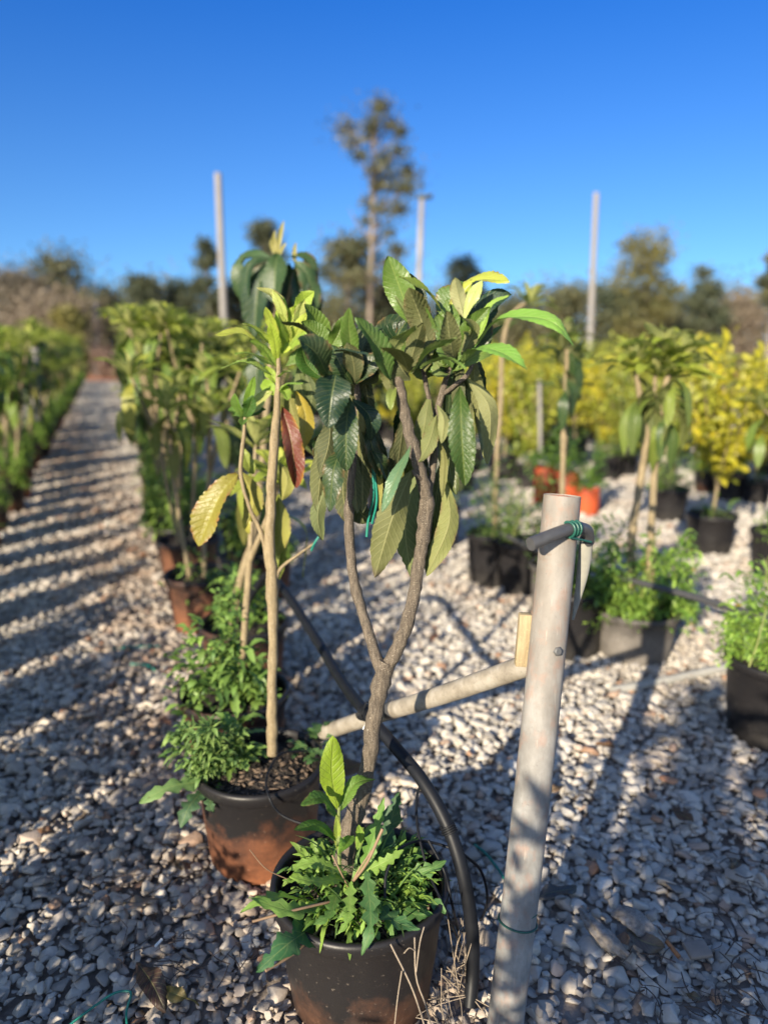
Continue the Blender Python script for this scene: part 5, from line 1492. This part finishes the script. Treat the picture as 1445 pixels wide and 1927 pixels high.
for u, i, sc_ in ((1.45, 3, .56), (1.02, 2, .58), (.6, 3, .56), (.18, 2, .5), (-.72, 3, .72), (-1.02, 2, .86), (-1.25, 3, .92), (-1.7, 2, .95), (-2.1, 3, .95)):  # unseen shrubs added to cast shade on the near gravel, pots and post
    place(copy_tree(shr[i]), *left_row(u, rng.uniform(-.06, .06)), rng.uniform(0, 6.28), sc_, "unseen green potted shrub added left of the viewpoint to shade the foreground", "unseen potted shrubs added to shade the foreground")
ush = set()
rng = np.random.default_rng(77)
for off, s0_, s1_, st, lab in ((3.65, 5.0, 28, .58, "fourth row"), (5.3, .6, 28, .58, "fifth"), (6.7, -.4, 28, .7, "sixth"), (8.1, -1.2, 28, .8, "seventh"), (9.7, -2, 28, .95, "eighth")):
    s_ = s0_
    while s_ < s1_:
        x, y = row(off + rng.uniform(-.1, .1), s_)
        if y > 3.5 and abs(x) < .62 * y + 1.2:
            i = int(rng.choice([0, 1, 2, 3], p=[.34, .28, .24, .14] if x > .22 * y else [.12, .15, .4, .33]))
            if rng.uniform() < .16:
                put(int(rng.integers(0, 3)), x, y, "green potted loquat standing among the massed yellow-green shrubs", "green loquats among the yellow shrubs", rng.uniform(.7, .98))
                s_ += st * rng.uniform(.85, 1.2)
                continue
            if i in ush:
                o = copy_tree(shr[i])
            else:
                ush.add(i); o = shr[i]
            place(o, x, y, rng.uniform(0, 6.28), rng.uniform(.76, 1.10), "yellow-green potted shrub, blurred in the massed rows behind the orange bags and loquats", "yellow-green potted shrubs in the far rows right")
        s_ += st * rng.uniform(.85, 1.2)

# slim stakes among the shrubs
def stake(px, py0, py1, dist, wpx, mat, label, name="plant_stake", grp="thin stakes among the shrubs"):
    a_, b_ = P(px, py0, dist), P(px + 2, py1, dist)
    b_[2] = max(b_[2], 0)
    m_ = MB(); m_.tube([b_, a_], pxr(wpx / 2, px, py0, dist), 8, n=6)
    return tag(m_.build(name, mat), label, "stake", grp)
stake(1015, 715, 870, 7.6, 8, M['concrete'], "whitish stake standing above the left orange grow bag")
stake(66, 655, 790, 9.5, 16, M['concrete'], "pale thick stake among the left row of potted loquats")

# ================================================================== POLES
def pole(px0, py0, px1, py1, dist, wpx, mat, label, bands=None, bracket=False):
    top = P(px0, py0, dist); bot = P(px1, py1, dist)
    base_ = top + (bot - top) * (top[2] / max(1e-6, top[2] - bot[2]))
    r_ = pxr(wpx / 2, px0, py0, dist)
    root = thing("tall_pole", tuple(base_), label, "pole")
    m_ = MB(); m_.tube([base_, base_ + (top - base_) * .5, top], [r_ * 1.1, r_ * 1.03, r_ * .95], 14, n=10); m_.build("shaft", mat, root)
    if bracket:
        m_ = MB()
        for q0, q1, mt in ((.52, .66, 0), (.72, .86, 0)):  # two slightly wider grey bands round the shaft
            m_.tube([base_ + (top - base_) * q0, base_ + (top - base_) * q1], r_ * 1.12, 14)
        m_.build("shaft_bands", M['greypole'], root)
        m_ = MB()
        m_.box(top + np.array([.07, 0, .03]), .40, .2, .09)
        m_.build("top_bracket", plain("dark_bracket", (.05, .06, .05), .7), root)
    return root
pole(410, 325, 421, 585, 17, 13.5, M['concrete'], "tallest pale pole, rising behind the left-hand potted loquats")
pole(1122, 362, 1110, 640, 19, 11, M['concrete'], "tall pale brown pole above the yellow shrubs at the right")
pole(794, 372, 788, 530, 20.5, 10.5, M['concrete'], "banded pole with a small bracket on top, behind the forked loquat", bracket=True)
pole(180, 568, 181, 650, 39, 10, M['concrete'], "short pale post at the end of the gravel path")

# ================================================================== BACKGROUND TREES
def far_tree(px, dist, top_py, wpx, label,  kind='round', seed=0, col=((.035, .055, .022), (.075, .085, .035)), n=2600, trunk_px=10, leaf_s=.26, lean=0., name="background_tree", clump=26, base_frac=.25, mat='crown', group=None, cat="tree", spots=None):
    rg = np.random.default_rng(seed)
    bx_ = float(P(px, 650, dist)[0]); H = float(P(px, top_py, dist)[2]); Wd = wpx / F * dist
    root = thing(name, (bx_, dist, 0), label, cat, group)
    base_ = np.array([bx_, dist, 0.])
    tr, cr = MB(), MB()
    top = base_ + np.array([lean, 0, H * .95])
    tr.tube([base_, base_ + (top - base_) * .5 + np.array([rg.normal(0, .01) * H, 0, 0]), top], [trunk_px / F * dist / 2, trunk_px / F * dist / 2.6, .02], 9, n=14)
    cl = []
    for k in range(clump):
        if kind == 'tall':
            h_ = H * (base_frac + (1 - base_frac) * (k + rg.uniform(0, .9)) / clump)
            rr_ = Wd * .5 * (.25 + .75 * math.sin(math.pi * min(1, .12 + .88 * (1 - (h_ / H - base_frac) / (1 - base_frac)) ** .8))) * rg.uniform(.3, 1)
        else:
            h_ = H * (base_frac + (.97 - base_frac) * rg.uniform(0, 1) ** .8)
            q_ = (h_ / H - base_frac) / (1 - base_frac)
            rr_ = Wd * .5 * math.sqrt(max(0, 1 - q_ ** 2.2)) * rg.uniform(.2, 1)
        a_ = rg.uniform(0, 6.28)
        c_ = base_ + (top - base_) * (h_ / (H * .95)) + np.array([math.cos(a_) * rr_, math.sin(a_) * rr_, 0])
        f_ = base_ + (top - base_) * max(.1, (h_ / (H * .95) - .12))
        tr.tube([f_, (f_ + c_) / 2 + rvec(rg) * .03 * H * .3, c_], [.035 * H / 8, .025 * H / 8, .01], 5, n=6)
        cl.append((c_, Wd * (rg.uniform(.13, .26) if kind != 'tall' or H < 8 else rg.uniform(.09, .19)), rg.uniform()))
    if spots:                                          # clumps of this one tree's crown, each at its own depth round the trunk
        cl = []
        for qx, qy, qr in spots:
            c_ = P(qx, qy, dist + rg.normal(0, .9)); s_c = qr / F * dist * .8
            f_ = base_ + (top - base_) * min(.97, max(.1, (c_[2] / (H * .95) - .09)))
            tr.tube([f_, (f_ + c_) / 2 + np.array([0, 0, -.1]), c_], [.06, .045, .02], 5, n=6)
            cl.append((c_, s_c * 1.1, rg.uniform()))
            for _ in range(7):
                d_ = rvec(rg) * s_c * 1.1
                tr.tube([c_ - d_ * .3, c_ + d_ * .5, c_ + d_], [.015, .01, .005], 4, n=4)
    per = int(n * (2.4 if kind != 'tall' else 1.25 if spots else 1.7)) // len(cl)
    V, Fc, Cc = [], [], []
    if spots:
        cl += [(c_, s_c * 2.1, .5) for c_, s_c, t_c in cl[::3]]
    for c_, s_c, t_c in cl:
        m = per
        q = rg.normal(size=(m, 3)) * np.array([1, 1, .7]) * s_c * .62 + c_
        d1 = rg.normal(size=(m, 3)); d1 /= np.linalg.norm(d1, axis=1)[:, None]
        d2 = rg.normal(size=(m, 3)); d2 = np.cross(d1, d2); d2 /= np.linalg.norm(d2, axis=1)[:, None]
        l_ = leaf_s * rg.uniform(.5, 1.2, (m, 1)); w2 = l_ * rg.uniform(.25, .5, (m, 1))
        quad = np.stack([q - d1 * l_ * .5, q + d2 * w2 * .5, q + d1 * l_ * .5, q - d2 * w2 * .5], 1).reshape(-1, 3)
        base_i = np.arange(m)[:, None] * 4 + np.arange(4)
        kcol = np.clip(t_c + rg.normal(0, .25, m), 0, 1)[:, None]
        c3 = (np.array(col[0]) * (1 - kcol) + np.array(col[1]) * kcol) * rg.uniform(.75, 1.25, (m, 1))
        cr.add(quad, base_i, col=np.repeat(np.hstack([c3, np.ones((m, 1))]), 4, axis=0))
    tr.build("trunk", M['treebark'], root)
    cr.build("crown", M[mat], root)
    return root
OL = ((.050, .062, .028), (.13, .12, .055))
DG = ((.036, .052, .028), (.08, .088, .045))
BR = ((.15, .115, .085), (.24, .19, .14))
YT = ((.10, .10, .025), (.22, .18, .04))
far_tree(692, 40, 192, 150, "very tall open tree with a pale trunk, highest of all, behind the forked loquat", 'tall', 1, OL, 4200, 10, .26, .35, clump=4, base_frac=.5,
         spots=[(652, 240, 20), (664, 268, 20), (676, 292, 15), (716, 200, 14), (706, 226, 20), (736, 232, 16), (700, 248, 16), (754, 246, 15), (748, 282, 22), (722, 300, 16), (700, 318, 15), (728, 328, 26), (766, 322, 18), (740, 356, 26), (712, 346, 18), (764, 352, 13),
                (718, 392, 24), (696, 378, 18), (750, 390, 20), (690, 416, 18), (730, 436, 20), (748, 470, 13), (700, 450, 16), (706, 486, 24), (736, 500, 16), (690, 520, 26), (720, 540, 26)])
far_tree(655, 41, 452, 130, "low spreading tree at the foot of the very tall tree, to its left", 'round', 2, OL, 2600, 8, .3, clump=26, base_frac=.35)
far_tree(735, 44, 540, 120, "dark low tree at the foot of the very tall tree, to its right", 'round', 3, DG, 2200, 8, .3)
far_tree(130, 46, 482, 170, "broad rounded green tree on the horizon at the left", 'round', 4, OL, 3800, 14, .32, clump=40, base_frac=.1)
far_tree(30, 43, 520, 150, "grey-brown leafless thicket tree at the left frame edge", 'round', 5, ((.12, .10, .075), (.20, .17, .13)), 4200, 10, .26, clump=44, base_frac=.05)
far_tree(110, 38, 560, 220, "lower grey-brown leafless thicket in front of the broad rounded tree", 'round', 6, BR, 4200, 6, .22, clump=46, base_frac=.05)
far_tree(130, 30, 582, 80, "yellow-olive bushy tree left of the path's end", 'round', 7, YT, 2200, 6, .2, base_frac=.1)
far_tree(205, 48, 545, 90, "dark green tree right of the broad rounded tree, by the path's end", 'round', 8, DG, 2400, 8, .3, base_frac=.05)
far_tree(278, 47, 512, 80, "dark round-topped tree above the path's right-hand row", 'round', 9, DG, 2600, 8, .3, base_frac=.05)
far_tree(345, 49, 530, 100, "dark lower tree left of the tallest pale pole", 'round', 10, DG, 2600, 8, .3, base_frac=.05)
far_tree(398, 45, 448, 58, "narrow dark tree directly behind the tallest pale pole", 'round', 11, DG, 2200, 8, .3, clump=26, base_frac=.1)
far_tree(440, 48, 540, 110, "dark tree right of the tallest pale pole, low on the horizon", 'round', 12, DG, 2400, 8, .3, base_frac=.05)
far_tree(506, 44, 418, 72, "dark treetop showing behind the pale shoots of the tallest loquat", 'round', 13, DG, 2200, 10, .3, clump=22, base_frac=.5)
far_tree(560, 50, 560, 130, "low dark tree behind the second loquat's top", 'round', 14, DG, 2400, 8, .3, base_frac=.05)
far_tree(868, 52, 486, 80, "small dark round tree right of the banded pole", 'round', 15, DG, 2400, 8, .32, base_frac=.3)
far_tree(830, 50, 585, 150, "low dark tree behind the forked loquat's crown", 'round', 16, DG, 2400, 8, .3, base_frac=.05)
far_tree(960, 46, 560, 130, "olive low tree behind the slender loquat's rosette", 'round', 17, OL, 2400, 8, .3, base_frac=.05)
far_tree(1060, 44, 545, 110, "olive low tree left of the tall brown pole", 'round', 18, OL, 2600, 8, .3, base_frac=.05)
far_tree(1150, 47, 540, 100, "dark low tree right of the tall brown pole", 'round', 19, DG, 2400, 8, .3, base_frac=.05)
far_tree(1213, 38, 442, 120, "conical olive tree with a pointed top, right of the tall brown pole", 'tall', 20, ((.07, .075, .025), (.16, .14, .04)), 3600, 10, .28, clump=34, base_frac=.12)
far_tree(1318, 42, 498, 82, "narrow dark tree between the conical tree and the right frame edge", 'round', 21, DG, 2600, 10, .28, clump=20, base_frac=.25)
far_tree(1385, 45, 560, 120, "grey-brown bare thicket at the right, below the edge tree", 'round', 22, BR, 3000, 6, .24, clump=34, base_frac=.05)
far_tree(1447, 30, 470, 60, "tree with a bare pale trunk cut off by the right frame edge", 'tall', 23, OL, 1800, 14, .25, clump=16, base_frac=.62)
far_tree(1280, 48, 585, 160, "low grey-green scrub tree behind the conical tree", 'round', 24, OL, 2600, 6, .3, base_frac=.05)
far_tree(197, 36, 655, 52, "pinkish brown pile of cut brush at the end of the path", 'round', 25, ((.16, .10, .08), (.30, .20, .16)), 2200, 3, .2, name="brush_pile", clump=20, base_frac=.0, cat="brush pile")
for k, (px, d_, tp, wd_) in enumerate(((60, 56, 545, 230), (160, 57, 560, 220), (240, 58, 545, 220), (330, 57, 540, 220), (410, 57, 545, 220), (480, 58, 540, 220), (560, 58, 550, 220), (640, 58, 560, 220), (720, 57, 555, 230), (800, 58, 555, 220), (880, 58, 565, 220), (960, 57, 560, 230), (1040, 56, 550, 220), (1120, 57, 545, 220), (1200, 58, 550, 220), (1280, 58, 545, 220), (1360, 57, 550, 220), (1430, 55, 545, 210))):
    far_tree(px, d_, tp, wd_, "tree of the distant blurred belt closing the horizon behind the other trees", 'round', 60 + k, OL if k % 3 else ((.09, .085, .05), (.16, .14, .08)), 1800, 8, .36, base_frac=.03, clump=30, group="trees of the distant belt")
for k, (px, d_, tp, wd_) in enumerate(((-60, 44, 530, 160), (1540, 44, 520, 160), (1640, 46, 500, 200), (-180, 46, 500, 200))):
    far_tree(px, d_, tp, wd_, "horizon tree just outside the view", 'round', 40 + k, OL, 1600, 8, .34, base_frac=.05, group="horizon trees outside the view")
